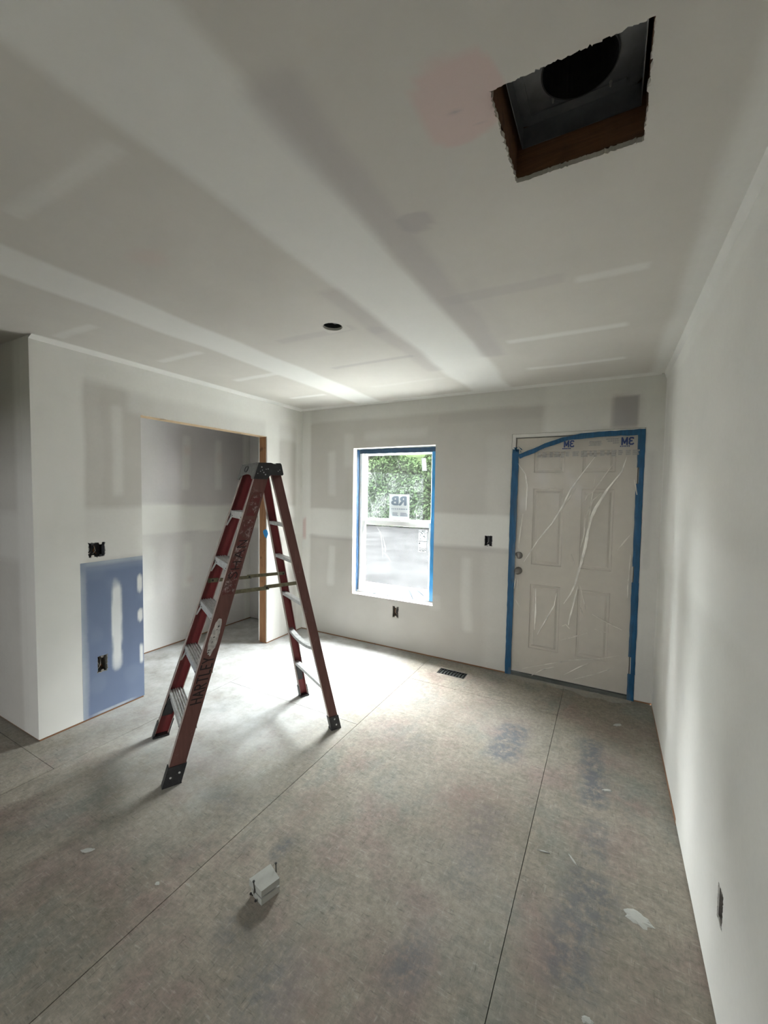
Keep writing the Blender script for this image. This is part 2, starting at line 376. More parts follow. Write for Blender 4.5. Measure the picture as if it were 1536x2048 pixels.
    for h in holes:
        if h[4] is None: rim(loop(*h[:4]), thick, 1)
        else:
            b = rim(loop(*h[:4]), .0127, 1)
            e = .012; q = [addv(P(*x, .0127)) for x in ((h[0]-e, h[2]-e), (h[1]+e, h[2]-e), (h[1]+e, h[3]+e), (h[0]-e, h[3]+e))]
            d = [addv(P(*x, h[4])) for x in ((h[0]-e, h[2]-e), (h[1]+e, h[2]-e), (h[1]+e, h[3]+e), (h[0]-e, h[3]+e))]
            for k in range(4): F.append((q[k], q[(k+1) % 4], d[(k+1) % 4], d[k])); fm.append(2)
            F.append(tuple(d)); fm.append(2)
            # back lip ring (closes the gap between the cut edge and the wider pocket)
            n = len(b)-1
            for k in range(n):
                p = (Vector(V[b[k]])+Vector(V[b[k+1]]))/2
                dd = [(Vector(V[x])-p).length for x in q]; F.append((b[k], b[k+1], q[dd.index(min(dd))])); fm.append(2)
            for k in range(4):
                mid = (Vector(V[q[k]])+Vector(V[q[(k+1) % 4]]))/2
                t = min(range(n), key=lambda a: (Vector(V[b[a]])-mid).length); F.append((q[k], q[(k+1) % 4], b[t])); fm.append(2)
    if closed:
        rim(loop(U[0], U[1], Vv[0], Vv[1]), thick, 0 if edge == 'same' else 1)
        th = [h for h in holes if h[4] is None]
        bu = sorted({U[0], U[1], *[x for h in th for x in h[:2]]}); bv = sorted({Vv[0], Vv[1], *[x for h in th for x in h[2:4]]})
        for i in range(len(bu)-1):
            for j in range(len(bv)-1):
                a, b = (bu[i]+bu[i+1])/2, (bv[j]+bv[j+1])/2
                if any(h[0] < a < h[1] and h[2] < b < h[3] for h in th): continue
                F.append(tuple(addv(P(x, y, thick)) for x, y in ((bu[i], bv[j]), (bu[i], bv[j+1]), (bu[i+1], bv[j+1]), (bu[i+1], bv[j])))); fm.append(0)
    if mk is not None and extra: mk = np.vstack([mk, np.array(extra, np.float32)])
    return mesh(name, V, F, [mat, mat if edge == 'same' else edge, pocket], parent, fm, mk)

# ------------------------------------------------------------------ floor: sheathing panels with open joints
fl = MB(); fl.box((-3.2, -6.6, -.06), (4.0, .3, -.021)); FLOOR = fl.build('floor', 'slab'); tag(FLOOR, kind='structure')
def floor_mask(x, y):
    st = union(rect(x, y, 2.42, 2.58, -1.18, -.74, .07, .9, .05), rect(x, y, 2.90, 3.02, -1.36, -.72, .06, .85, .03),
               rect(x, y, 2.91, 3.03, -1.70, -1.45, .08, .55, .04), rect(x, y, 2.88, 3.05, -2.25, -1.76, .10, .7, .05),
               blob(x, y, 1.80, -2.27, .05, .11, .8, .8), blob(x, y, 2.47, -2.40, .10, .16, .9, .7), blob(x, y, 2.12, -2.68, .16, .18, .9, .5),
               blob(x, y, 1.9, -2.62, .12, .12, .9, .45), blob(x, y, .60, -1.62, .14, .12, .9, .55), blob(x, y, 1.72, -.55, .10, .08, .9, .5),
               blob(x, y, 1.3, -2.2, .3, .1, .9, .35), blob(x, y, 2.0, -1.3, .2, .2, .9, .3), rect(x, y, 2.5, 2.62, -2.1, -1.6, .1, .35, .05))
    rd = union(rect(x, y, 2.13, 2.30, -2.75, -2.48, .05, .6, .03), blob(x, y, 2.45, -1.65, .30, .4, .9, .6), blob(x, y, 2.85, -2.2, .10, .3, .9, .5),
               blob(x, y, 1.75, -2.05, .12, .2, .9, .5), blob(x, y, 3.15, -2.3, .15, .4, .9, .5), blob(x, y, 3.1, -.6, .2, .4, .9, .4), blob(x, y, 2.1, -.8, .4, .3, .9, .35))
    du = np.clip(sm(1.75-x, 0, .9)*sm(y, -2.75, -1.3)*.95 + .14*vn(x, y, 2.4, 4), 0, 1)  # drywall dust, strengthened to paint the window's glow on the floor
    return st, rd, du
G = .0015
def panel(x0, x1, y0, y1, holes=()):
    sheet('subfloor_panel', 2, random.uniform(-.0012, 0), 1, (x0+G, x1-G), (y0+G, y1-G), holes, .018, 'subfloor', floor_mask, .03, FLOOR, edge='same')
VENT = (1.742, 1.985, -.292, -.181, None)
XS = [-3.0, -2.08, -.861, .358, 1.577, 2.735, W+.02]
cuts = {0: [-6.3, -4.4, -2.0, .1], 1: [-6.3, -3.2, -.8, .1], 2: [-6.3, -4.96, -2.52, -.08+.1], 3: [-6.3, -3.75, -1.31, .1], 4: [-6.3, -5.8, -3.36, -.505, .1], 5: [-6.3, -4.6, -.002, .1]}
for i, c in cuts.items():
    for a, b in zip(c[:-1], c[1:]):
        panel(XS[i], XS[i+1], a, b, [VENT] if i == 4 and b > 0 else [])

# ------------------------------------------------------------------ ceiling
DUCT = (2.735, 3.043, -2.652, -2.348)
def ceil_mask(x, y):
    mud = union(rect(x, y, .75, 1.02, -9, 1, .05, 1., .02), rect(x, y, 1.92, 2.265, -9, 1, .06, .95, .03), rect(x, y, -9, .05, -2.45, 1, .02, 1., .005),
                rect(x, y, -9, 9, -.05, 1, .02, .9, .006), rect(x, y, 3.235, 9, -9, 1, .07, .9, .01),
                *[rect(x, y, a, b, c-.028, c+.028, .035, s, .012, 3) for a, b, c, s in ((2.45, 3.06, -.505, .8), (2.45, 3.06, -1.10, .8), (2.84, 3.10, -1.69, .55), (.28, .68, -.505, .9),
                  (.30, .76, -1.20, .75), (.22, .66, -1.79, .6), (1.2, 1.86, -.55, .25), (1.25, 1.85, -2.95, .45), (.1, .5, -2.35, .5))])
    pk = union(blob(x, y, 2.67, -2.655, .098, .112, .12, .62, 3., .09, 2), blob(x, y, 1.42, -2.6, .12, .08, .9, .25))
    sc = union(rect(x, y, 1.82, 1.925, -2.1, -.75, .05, .32, .02, 5), rect(x, y, 2.265, 2.40, -2.9, -.9, .06, .42, .03, 5), rect(x, y, 2.40, 2.50, -1.9, -1.2, .08, .15, .02, 5),
               rect(x, y, 1.22, 1.86, -1.145, -1.10, .02, .42, .012, 6), rect(x, y, 1.24, 1.75, -1.73, -1.665, .03, .30, .015, 6),
               rect(x, y, 2.3, 2.8, -1.78, -1.70, .03, .25, .02, 6), blob(x, y, 2.41, -2.325, .062, .055, .25, .5, 2.2, .25, 1), blob(x, y, 1.855, -1.60, .05, .075, .3, .3, 2.5, .4, 3),
               blob(x, y, 2.65, -2.64, .012, .008, .5, .8), blob(x, y, 2.69, -2.585, .008, .004, .5, .8))
    return mud, pk, sc
LC = (1.661, -1.745)
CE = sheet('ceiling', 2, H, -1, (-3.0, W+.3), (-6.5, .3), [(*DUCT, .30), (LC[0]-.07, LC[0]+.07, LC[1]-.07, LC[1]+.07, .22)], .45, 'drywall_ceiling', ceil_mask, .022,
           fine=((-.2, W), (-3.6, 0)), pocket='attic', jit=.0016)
tag(CE, kind='structure')
# taped inside corners: a narrow skimmed fillet where walls meet the ceiling
def fillet(name, pts, kind='structure'):
    V = [p for q in pts for p in q]; F = [(2*k, 2*k+2, 2*k+3, 2*k+1) for k in range(len(pts)-1)]
    tag(mesh(name, V, F, 'drywall_ceiling', mask=[(1, 0, 0, 1)]*len(V)), kind=kind)
fillet('trim_15', [((.0005, -2.447+k*.1, H-.018-.003*vn(k, 1, .5, 2)), (.036+.006*vn(k, 3, .5, 3), -2.447+k*.1, H-.0004)) for k in range(25)] + [((.0005, -.03, H-.02), (.036, -.03, H-.0004))])
fillet('trim_16', [((k*.1, -.0005, H-.010-.003*vn(k, 1, .5, 4)), (k*.1, -.028-.006*vn(k, 3, .5, 5), H-.0004)) for k in range(34)])
fillet('trim_17', [((W-.0005, -3.6+k*.1, H-.045-.006*vn(k, 1, .5, 6)), (W-.016, -3.6+k*.1, H-.0004)) for k in range(37)])
# ring that turns the square light cut-out into a round one, and the dark can inside
rg = MB(); n = 40; A = []; B = []; C_ = []
for k in range(n):
    a = 2*math.pi*k/n; c, s = math.cos(a), math.sin(a); e = .0725/max(abs(c), abs(s)); r = .052+random.uniform(-.0012, .0012)
    A.append((LC[0]+c*e, LC[1]+s*e, H-.0004)); B.append((LC[0]+c*r, LC[1]+s*r, H-.0004)); C_.append((LC[0]+c*r, LC[1]+s*r, H+.0127))
rg.add(A+B+C_, [(k, (k+1) % n, n+(k+1) % n, n+k) for k in range(n)] + [(n+k, n+(k+1) % n, 2*n+(k+1) % n, 2*n+k) for k in range(n)])
rgo = mesh('cutout_ring', rg.V, rg.F, 'drywall_ceiling', CE, mask=[(0, 0, 0, 1)]*len(rg.V))
# joists that frame the duct opening
x0, x1, y0, y1 = DUCT
for nm, a, b in (('trim_1', (x0-.011, y0-.011, H+.014), (x0-.001, y1+.011, H+.29)), ('trim_2', (x1+.001, y0-.011, H+.014), (x1+.011, y1+.011, H+.29)),
                 ('trim_3', (x0-.001, y1+.001, H+.014), (x1+.001, y1+.011, H+.29)), ('trim_4', (x0-.001, y0-.011, H+.014), (x1+.001, y0-.001, H+.29))):
    t = MB(); t.box(a, b); tag(t.build(nm, 'joist'), kind='structure')

# ------------------------------------------------------------------ walls
WIN = (.672, 1.575, .49, 2.0, None); DR = (2.262, 3.219, 0.012, 2.058, None)
def back_mask(x, z):
    mud = union(rect(x, z, -1, .115, -1, 3, .03, .85, .008), rect(x, z, -1, 2.3, 1.075, 1.365, .035, .8, .012), rect(x, z, -1, 9, 2.285, 3, .04, .55, .015),
                rect(x, z, .36, .45, 1.50, 1.98, .05, .45), rect(x, z, .36, .45, .55, .98, .05, .5), rect(x, z, 1.86, 1.95, .30, .98, .06, .5),
                rect(x, z, .8, 1.5, 2.08, 2.17, .08, .4), rect(x, z, 2.52, 9, 2.05, 3, .08, .62, .02), rect(x, z, 3.2, 9, -1, 3, .03, .6, .01),
                rect(x, z, .55, .67, 1.8, 2.15, .06, .35), rect(x, z, 1.55, 1.66, .45, .6, .05, .3), rect(x, z, 2.05, 2.26, .0, 2.05, .12, .3))
    mud = mud*(1-rect(x, z, 3.0, 3.17, 2.0, 2.30, .02, .95, .006))
    pk = blob(x, z, .036, 1.14, .026, .15, .3, .75, 2.4, .08)
    sc = union(rect(x, z, 3.0, 3.17, 2.08, 2.30, .02, .75, .006), rect(x, z, 3.235, 3.27, 1.0, 1.9, .06, .3, .02), rect(x, z, .1, 2.4, 1.04, 1.075, .03, .25, .01), rect(x, z, 1.6, 2.5, 2.19, 2.27, .03, .2, .01))
    return mud, pk, sc
wb = sheet('wall_back', 1, 0, -1, (-.9, W), (.012, H-.0003), [WIN, DR, (2.052, 2.118, 1.095, 1.186, .09), (1.153, 1.220, .315, .427, .09)], .16, 'drywall', back_mask, .022, fine=((0, W), (0, H)), edge='same')
tag(wb, kind='structure')
OP = (-1.797, -.54, .012, 2.088, None)
def left_mask(y, z):
    mud = union(rect(y, z, -9, -2.17, -1, 3, .05, 1., .01), rect(y, z, -9, 1, 2.24, 3, .08, .85, .02), rect(y, z, -9, -1.79, 1.06, 1.42, .06, .75, .015), rect(y, z, -2.0, -1.93, 1.5, 2.12, .05, .55, .01),
                rect(y, z, -2.17, -2.06, 1.4, 2.25, .06, .2, .02), rect(y, z, -1.9, 1, 2.08, 2.3, .08, .5), rect(y, z, -.11, 1, -1, 3, .02, .85, .005), rect(y, z, -.55, 1, 1.07, 1.40, .05, .7),
                rect(y, z, -.56, -.36, -1, 3, .05, .75, .01), rect(y, z, -.36, -.11, -1, 1.1, .1, .45, .01))
    return mud, mud*0, mud*0
PATCH = (-2.205, -1.797, .012, 1.062, None)
wl = sheet('wall_left', 0, 0, 1, (-2.447, 0), (.012, H-.0003), [OP, (-2.154, -2.052, 1.092, 1.190, .09), PATCH], .1145, 'drywall', left_mask, .022, edge='same')
tag(wl, kind='structure')
def patch_mask(y, z):
    e = vn(y, z, 9, 5)
    mud = union(rect(y, z, -9, -2.168, -1, 3, .012, .42, .006), rect(y, z, -9, -2.190, -1, 3, .03, .9, .012), rect(y, z, -9, 9, 1.025, 3, .03, .9, .02), blob(y, z, -1.985, .60, .040, .335, .30, 1., 3.5, .12), blob(y, z, -1.985, .36, .045, .1, .5, .7),
                blob(y, z, -1.822, .86, .022, .085, .4, .95, 2.5, .15), blob(y, z, -1.820, .62, .022, .065, .4, .95, 2.5, .15), blob(y, z, -1.816, .34, .018, .085, .4, .95, 2.5, .15), blob(y, z, -2.0, .02, .2, .015, .6, .5))
    sc = union(rect(y, z, -9, -2.166, -1, 3, .012, .6, .006), blob(y, z, -1.985, .6, .055, .38, .7, .7), rect(y, z, -9, 9, .99, 3, .05, .7, .02), .25*sm(e, .45, .8))
    return mud, mud*0, sc*(1-.92*np.clip(blob(y, z, -1.985, .60, .040, .335, .30, 1., 3.5, .12)+blob(y, z, -1.822, .86, .022, .085, .4, .95, 2.5, .15)+blob(y, z, -1.820, .62, .022, .065, .4, .95, 2.5, .15)+blob(y, z, -1.816, .34, .018, .085, .4, .95, 2.5, .15), 0, 1))
sheet('drywall_patch', 0, .0006, 1, (-2.205, -1.797), (.012, 1.062), [(-2.113, -2.050, .300, .412, .09)], .113, 'blueboard', patch_mask, .012, wl, edge='gypsum')['label'] = 'blue moisture-resistant board patch with white compound streaks'
def right_mask(y, z):
    mud = union(.62+.3*vn(y, z, 1.1, 6), rect(y, z, -9, 1, 1.12, 1.38, .10, .9, .03), rect(y, z, -9, 1, 2.30, 3, .05, .9, .01), rect(y, z, -.08, 1, -1, 3, .04, .8, .01), *[rect(y, z, c-.012, c+.012, a, b, .02, .7, .006) for c, a, b in ((-.16, 1.45, 2.1), (-.26, 1.4, 2.2), (-.42, 1.5, 2.25), (-.55, .35, .95), (-.75, .4, 1.0))])
    return mud, blob(y, z, -.02, 1.2, .03, .4, .9, .2), mud*0
wr = sheet('wall_right', 0, W, -1, (-6.3, 0), (.012, H-.0003), [(-2.113, -2.052, .292, .397, .09)], .12, 'drywall', right_mask, .025, fine=((-3.6, 0), (0, H)), edge='same')
tag(wr, kind='structure')
def hall_mask(x, z): m_ = union(rect(x, z, -.2, 9, -1, 3, .05, .8, .01), rect(x, z, -9, 9, 1.1, 1.4, .05, .6), .3+x*0); return m_, m_*0, m_*0
tag(sheet('wall_hall', 1, -2.447, -1, (-2.9, -.115), (.012, H-.0003), (), .1, 'drywall', hall_mask, .03, fine=((-1.2, 0), (0, H)), edge='same'), kind='structure')
def closet_mask(y, z):
    mud = union(rect(y, z, -9, 9, 1.105, 1.395, .035, .95, .025), *[rect(y, z, c-.045, c+.045, a, b, .05, s, .015) for c, a, b, s in ((-.87, 1.55, 2.1, .5), (-.47, 1.55, 2.1, .5), (-.87, .55, 1.0, .55), (-.47, .5, 1.0, .5), (-1.26, .5, 1.0, .4))],
                rect(y, z, -.13, 1, -1, 3, .03, .8, .01), rect(y, z, -9, 9, -1, 1.1, .05, .35), rect(y, z, -1.7, -1.15, -1, 3, .3, .45))
    pk = union(blob(y, z, -.86, 1.95, .06, .08, .9, .3), blob(y, z, -.46, 1.9, .06, .1, .9, .25), blob(y, z, -.84, .62, .07, .06, .9, .3))
    return mud, pk, mud*0
tag(sheet('wall_closet_back', 0, -.78, 1, (-2.332, .1), (.012, H-.0003), (), .1, 'drywall_closet', closet_mask, .025, edge='same'), kind='structure')
def cm2(x, z): m_ = union(rect(x, z, -9, 9, 1.1, 1.4, .03, .9), rect(x, z, -.68, -.55, -1, 3, .03, .0), .25+x*0); return m_, m_*0, m_*0
tag(sheet('wall_closet_right', 1, -.028, -1, (-.78, -.114), (.012, H-.0003), (), .028, 'drywall_closet', cm2, .03, edge='same'), kind='structure')
def solid(name, a, b, mt='drywall'):
    t = MB(); t.box(a, b); o = t.build(name, mt); tag(o, kind='structure'); return o
def flat(name, *a): 
    o = sheet(name, *a, mat='drywall', maskfn=lambda u, v: (u*0+.6, u*0, u*0), step=.25, edge='same'); tag(o, kind='structure'); return o
flat('wall_hall_left', 0, -2.9, 1, (-6.3, -2.347), (.0, H-.0003), (), .12)
flat('wall_front', 1, -6.1, 1, (-2.9, W), (.0, H-.0003), [(1.26, 1.74, 1.36, 1.84, None)], .12)  # rear wall opening is added, sized for the fill light
# bottom plates seen in the gap under the boards
solid('trim_5', (-.76, .004, -.02), (2.26, .05, .0118), 'stud_h'); solid('trim_6', (3.222, .004, -.02), (W, .05, .0118), 'stud_h')
solid('trim_7', (W+.006, -3.6, -.02), (W+.05, 0, .0118), 'stud_h'); solid('trim_8', (-.05, -2.44, -.02), (-.005, -1.80, .0118), 'stud_h')
solid('trim_9', (-.05, -.538, -.02), (-.005, 0, .0118), 'stud_h'); solid('trim_10', (-.83, -2.3, -.02), (-.786, 0, .0118), 'stud_h')
solid('trim_11', (-2.9, -2.44, -.02), (-.05, -2.40, .0118), 'stud_h')
t = MB(); t.loft([(W-.0008, 0, -.001), (W-.0008, -1.27, -.001), (W-.0008, -1.268, .030), (W-.0008, -.7, .024), (W-.0008, 0, .013)], [(W+.006, 0, -.001), (W+.006, -1.27, -.001), (W+.006, -1.268, .030), (W+.006, -.7, .024), (W+.006, 0, .013)]); tag(t.build('trim_18', 'stud_h'), kind='structure')
# end stud and header of the closet opening
st = MB(); st.box((-.099, -.5405, .002), (-.0128, -.5395, 2.0885)); st.box((-.099, -.5415, .0), (-.0135, -.5403, .05)); tag(st.build('trim_12', 'stud'), kind='structure')
solid('trim_13', (-.100, -1.796, 2.0855), (-.0105, -.541, 2.0878), 'pale_wood')
solid('trim_14', (.674, -.001, .4905), (.6755, .055, .575), 'pale_wood')
# jagged paper edge of the board along the opening
jg = MB()
for k in range(60):
    y = -1.79+k*.0208; h = random.uniform(.001, .006)
    if k % 3 != 1 and k < 45: jg.box((-.002, y, 2.088-h*.4), (.0012, y+random.uniform(.006, .02), 2.0885+h), 0)
o = jg.build('torn_paper_edge', 'gypsum', wl); o['kind'] = 'stuff'

# ------------------------------------------------------------------ electrical boxes
def ebox(ax, plane, out, u, z, w, h, mt, label, wires=3, seed=1):
    r = random.Random(seed)
    def P(a, b, d): return (plane-out*d, u+a, z+b) if ax == 0 else (u+a, plane-out*d, z+b)
    root = empty('electrical_box', P(0, -h/2, .03), label, 'electrical box')
    s = MB(); e = .0022; w2, h2 = w/2-.001, h/2-.001; d0, d1 = .004, .066
    def slab(a0, a1, b0, b1, da, db): s.hexa([P(a0,b0,da),P(a1,b0,da),P(a1,b1,da),P(a0,b1,da)], [P(a0,b0,db),P(a1,b0,db),P(a1,b1,db),P(a0,b1,db)])
    slab(-w2, -w2+e, -h2, h2, d0, d1); slab(w2-e, w2, -h2, h2, d0, d1); slab(-w2, w2, -h2, -h2+e, d0, d1); slab(-w2, w2, h2-e, h2, d0, d1); slab(-w2, w2, -h2, h2, d1, d1+e)
    s.build('box_shell', mt, root)
    gangs = max(1, round(w/.06))
    for g in range(gangs):
        gx = (g-(gangs-1)/2)*.048
        for sg in (-1, 1):
            t = MB(); t.loft([P(gx-.011, sg*h2, .002), P(gx+.011, sg*h2, .002), P(gx+.006, sg*(h2-.014), .002), P(gx-.006, sg*(h2-.014), .002)],
                             [P(gx-.011, sg*h2, .007), P(gx+.011, sg*h2, .007), P(gx+.006, sg*(h2-.014), .007), P(gx-.006, sg*(h2-.014), .007)])
            t.build('mounting_ear', 'gypsum' if r.random() < .5 else mt, root)
    for k in range(wires):
        a = r.uniform(-w2*.6, w2*.6); t = MB()
        pts = [P(a, h2*.8, .05), P(a+r.uniform(-.008, .008), h2*.3, .03), P(a+r.uniform(-.012, .012), -h2*.2, .02+r.uniform(0, .01)), P(a+r.uniform(-.015, .015), -h2*.6, .03)]
        t.tube(pts, .0024, 6); t.build('wire', ['wire_white', 'wire_black', 'wire_copper'][k % 3], root, True)
    return root
ebox(0, 0, 1, -2.103, 1.141, .102, .098, 'box_plastic', 'double-gang electrical box above the blue wall patch', 5, 1)
ebox(0, 0, 1, -2.0815, .356, .063, .112, 'box_steel', 'single electrical box set low in the blue wall patch', 4, 2)
ebox(1, 0, -1, 2.085, 1.1405, .066, .091, 'box_plastic', 'dark switch box in back wall between window and taped door', 2, 3)
ebox(1, 0, -1, 1.1865, .371, .067, .112, 'box_steel', 'small outlet box in back wall just below the window', 3, 4)
ebox(0, W, -1, -2.0825, .3445, .061, .105, 'box_steel', 'outlet box low in the right wall, seen edge-on as a brown slot', 3, 5)

# ------------------------------------------------------------------ ceiling openings
root = empty('duct_boot', (2.89, -2.5, H+.03), 'open metal duct boot with round collar in square ceiling hole', 'duct')
b = MB(); zp = H+.135; cx, cy, r = 2.90, -2.478, .082; n = 48; rx0, rx1, ry0, ry1 = 2.750, 3.034, -2.645, -2.357
V = []; F = []
for k in range(n):
    a = 2*math.pi*k/n; c, s = math.cos(a), math.sin(a)
    ex = min([(rx1-cx)/c if c > 1e-6 else 9, (rx0-cx)/c if c < -1e-6 else 9, (ry1-cy)/s if s > 1e-6 else 9, (ry0-cy)/s if s < -1e-6 else 9])
    V += [(cx+c*ex, cy+s*ex, zp), (cx+c*r, cy+s*r, zp)]
for k in range(n): F.append((2*k, 2*((k+1) % n), 2*((k+1) % n)+1, 2*k+1))
b.add(V, F)
b.box((rx0, ry0, zp-.055), (rx0+.002, ry1, zp)); b.box((rx1-.002, ry0, zp-.055), (rx1, ry1, zp)); b.box((rx0, ry0, zp-.055), (rx1, ry0+.002, zp)); b.box((rx0, ry1-.002, zp-.055), (rx1, ry1, zp))
b.box((rx0+.03, ry1-.035, zp-.004), (rx1-.03, ry1-.028, zp)); b.box((rx0+.02, ry0+.02, zp-.004), (rx0+.027, ry1-.02, zp)); b.box((rx1-.035, ry0+.02, zp-.004), (rx1-.028, ry1-.02, zp))
b.build('boot_pan', 'steel', root)
c_ = MB(); V = []; F = []
for k in range(n):
    a = 2*math.pi*k/n; V += [(cx+math.cos(a)*r, cy+math.sin(a)*r, zp-.006), (cx+math.cos(a)*r, cy+math.sin(a)*r, H+.285), (cx+math.cos(a)*(r+.003), cy+math.sin(a)*(r+.003), zp-.006)]
for k in range(n):
    q = (k+1) % n; F += [(3*k, 3*q, 3*q+1, 3*k+1), (3*k, 3*q, 3*q+2, 3*k+2)]
F.append(tuple(3*k+1 for k in range(n))); c_.add(V, F); c_.build('duct_collar', 'splat_black', root)
for sx, sy in ((2.835, -2.415), (2.965, -2.395)):
    t = MB(); t.tube([(sx, sy, zp), (sx, sy, zp-.012)], [.004, .002], 8); t.build('screw', 'alu', root)
root = empty('recessed_light_can', (LC[0], LC[1], H+.02), 'empty black round recessed light hole in the ceiling', 'light fixture')
t = MB(); V = []; F = []
for k in range(32):
    a = 2*math.pi*k/32; c, s = math.cos(a)*.0545, math.sin(a)*.0545; V += [(LC[0]+c, LC[1]+s, H+.014), (LC[0]+c, LC[1]+s, H+.12)]
for k in range(32): q = (k+1) % 32; F.append((2*k, 2*q, 2*q+1, 2*k+1))
F.append(tuple(2*k+1 for k in range(32))); t.add(V, F); t.build('can_housing', 'black_plastic', root)
t = MB(); t.box((LC[0]-.02, LC[1]+.005, H+.03), (LC[0]+.028, LC[1]+.045, H+.06), bev=.004); t.build('socket_block', 'box_plastic', root)
t = MB(); t.tube([(LC[0]+.03, LC[1]-.02, H+.1), (LC[0]+.036, LC[1]+.0, H+.03), (LC[0]+.03, LC[1]+.02, H+.02), (LC[0]+.02, LC[1]+.03, H+.04)], .003, 6); t.build('wire', 'wire_white', root, True)
# floor register opening
root = empty('floor_vent', (1.8635, -.2365, -.02), 'dark rectangular floor vent opening near the back wall below the window', 'vent')
t = MB(); t.box((1.743, -.291, -.0205), (1.984, -.182, -.012)); t.build('duct_liner', 'threshold', root)
t = MB()
for k in range(9): t.box((1.752+k*.0262, -.286, -.012), (1.758+k*.0262, -.187, -.004))
t.build('louver', 'black_plastic', root)
t = MB(); t.box((1.744, -.290, -.012), (1.983, -.286, -.0015)); t.box((1.744, -.187, -.012), (1.983, -.183, -.0015)); t.box((1.744, -.29, -.012), (1.749, -.183, -.0015)); t.box((1.978, -.29, -.012), (1.983, -.183, -.0015)); t.build('vent_frame', 'black_plastic', root)

# ------------------------------------------------------------------ window
win = empty('window_1', (1.12, .13, .49), kind='structure')
def frame_mb(x0, x1, z0, z1, y0, y1, w, wb_=None, wt=None):
    t = MB(); wb_ = wb_ or w; wt = wt or w
    t.box((x0, y0, z0), (x0+w, y1, z1), bev=.003); t.box((x1-w, y0, z0), (x1, y1, z1), bev=.003)
    t.box((x0+w, y0, z0), (x1-w, y1, z0+wb_), bev=.003); t.box((x0+w, y0, z1-wt), (x1-w, y1, z1), bev=.003); return t
wfm = frame_mb(.674, 1.573, .492, 1.998, .118, .20, .034, .04, .034); wfm.box((1.509, .1185, .53), (1.541, .20, 1.966)); wfm.build('window_frame', 'white', win)
us = frame_mb(.708, 1.509, 1.235, 1.964, .156, .182, .034, .045, .030).build('upper_sash', 'white', win)
ls = frame_mb(.708, 1.509, .532, 1.262, .126, .152, .034, .055, .052).build('lower_sash', 'white', win)
t = MB(); t.box((.742, .168, 1.28), (1.475, .172, 1.934)); pane = t.build('pane', 'glass', us)
t = MB(); t.box((.742, .138, .587), (1.475, .142, 1.21)); t.build('pane', 'glass', ls)
t = MB(); t.box((1.08, .112, 1.262), (1.17, .150, 1.276), bev=.004); t.build('sash_lock', 'white', win)
# ragged top residue sheet on the upper glass
V = []; F = []
for k in range(41):
    x = .742+.646*k/40; V += [(x, .1675, 1.28), (x, .1675, 1.765-.032*k/40+random.uniform(-.004, .004))]
for k in range(40): F.append((2*k, 2*k+2, 2*k+3, 2*k+1))
mesh('speckled_film', V, F, 'speckle', us)['label'] = 'speckled cloudy film on the upper glass'
def text(name, body, loc, size, mt, parent, mirror=True, off=0., sx=1., bold=0.):
    cu = bpy.data.curves.new(name, 'FONT'); cu.body = body; cu.size = size; cu.offset = off; cu.extrude = .0003; cu.align_x = 'CENTER'; cu.align_y = 'CENTER'
    to = bpy.data.objects.new(name, cu); COL.objects.link(to); bpy.context.view_layer.update()
    me = bpy.data.meshes.new_from_object(to.evaluated_get(bpy.context.evaluated_depsgraph_get()))
    bpy.data.objects.remove(to)
    V = []; F = []; nv_ = len(me.vertices)
    for q, (ax_, az_) in enumerate(((0, 0), (-bold, 0), (bold, 0), (0, bold*.6), (0, -bold*.6)) if bold else ((0, 0),)):       # bold strokes
        V += [(loc[0]+ax_+(-1 if mirror else 1)*sx*v.co.x, loc[1]-v.co.z-q*.00002, loc[2]+az_+v.co.y) for v in me.vertices]; F += [tuple(i+q*nv_ for i in p.vertices) for p in me.polygons]
    return mesh(name, V, F, mt, parent)
sk = empty('window_sticker', (1.123, .163, 1.29), 'white paper sticker with large grey RB letters on the upper window glass', 'sticker')
t = MB(); t.box((1.012, .1645, 1.288), (1.238, .1655, 1.535)); t.build('paper', 'sticker', sk)
text('lettering', 'RB', (1.126, .1635, 1.462), .125, 'ink', sk, True, .001, 1.2, .0065)
t = MB()
for k in range(9): t.box((1.04+k*.0205, .1635, 1.378), (1.04+k*.0205+random.uniform(.008, .014), .1642, 1.390))
for r_, (a, b) in enumerate(((1.04, 1.12), (1.13, 1.225))):
    for k in range(3): t.box((a+random.uniform(0, .012), .1635, 1.312+k*.013), (b-random.uniform(0, .015), .1642, 1.319+k*.013))
o = t.build('small_print', 'ink', sk)
s2 = empty('rating_sticker', (1.405, .130, .97), 'narrow clear sticker with dark printed grid on the lower window glass', 'sticker')
t = MB(); t.box((1.360, .1355, .970), (1.455, .1365, 1.188)); t.build('backing', 'wfold', s2)
t = MB(); t.box((1.449, .134, .970), (1.454, .135, 1.17)); t.box((1.362, .134, 1.071), (1.454, .135, 1.077))
for k in range(46):
    x = random.uniform(1.364, 1.435); z = random.choice((random.uniform(.975, 1.01), random.uniform(1.085, 1.18))); t.box((x, .134, z), (x+random.uniform(.004, .014), .135, z+random.uniform(.003, .009)))
t.box((1.366, .134, 1.045), (1.380, .135, 1.060)); t.build('printed_grid', 'ink_dark', s2)
s3 = MB(); s3.loft([(1.362, .1655, 1.895), (1.405, .1655, 1.895), (1.42, .1655, 1.77), (1.373, .1655, 1.77)], [(1.362, .1645, 1.895), (1.405, .1645, 1.895), (1.42, .1645, 1.77), (1.373, .1645, 1.77)])
tag(s3.build('paper_tag', 'sticker'), 'small blank white paper tag in the upper right corner of the window glass', 'tag')
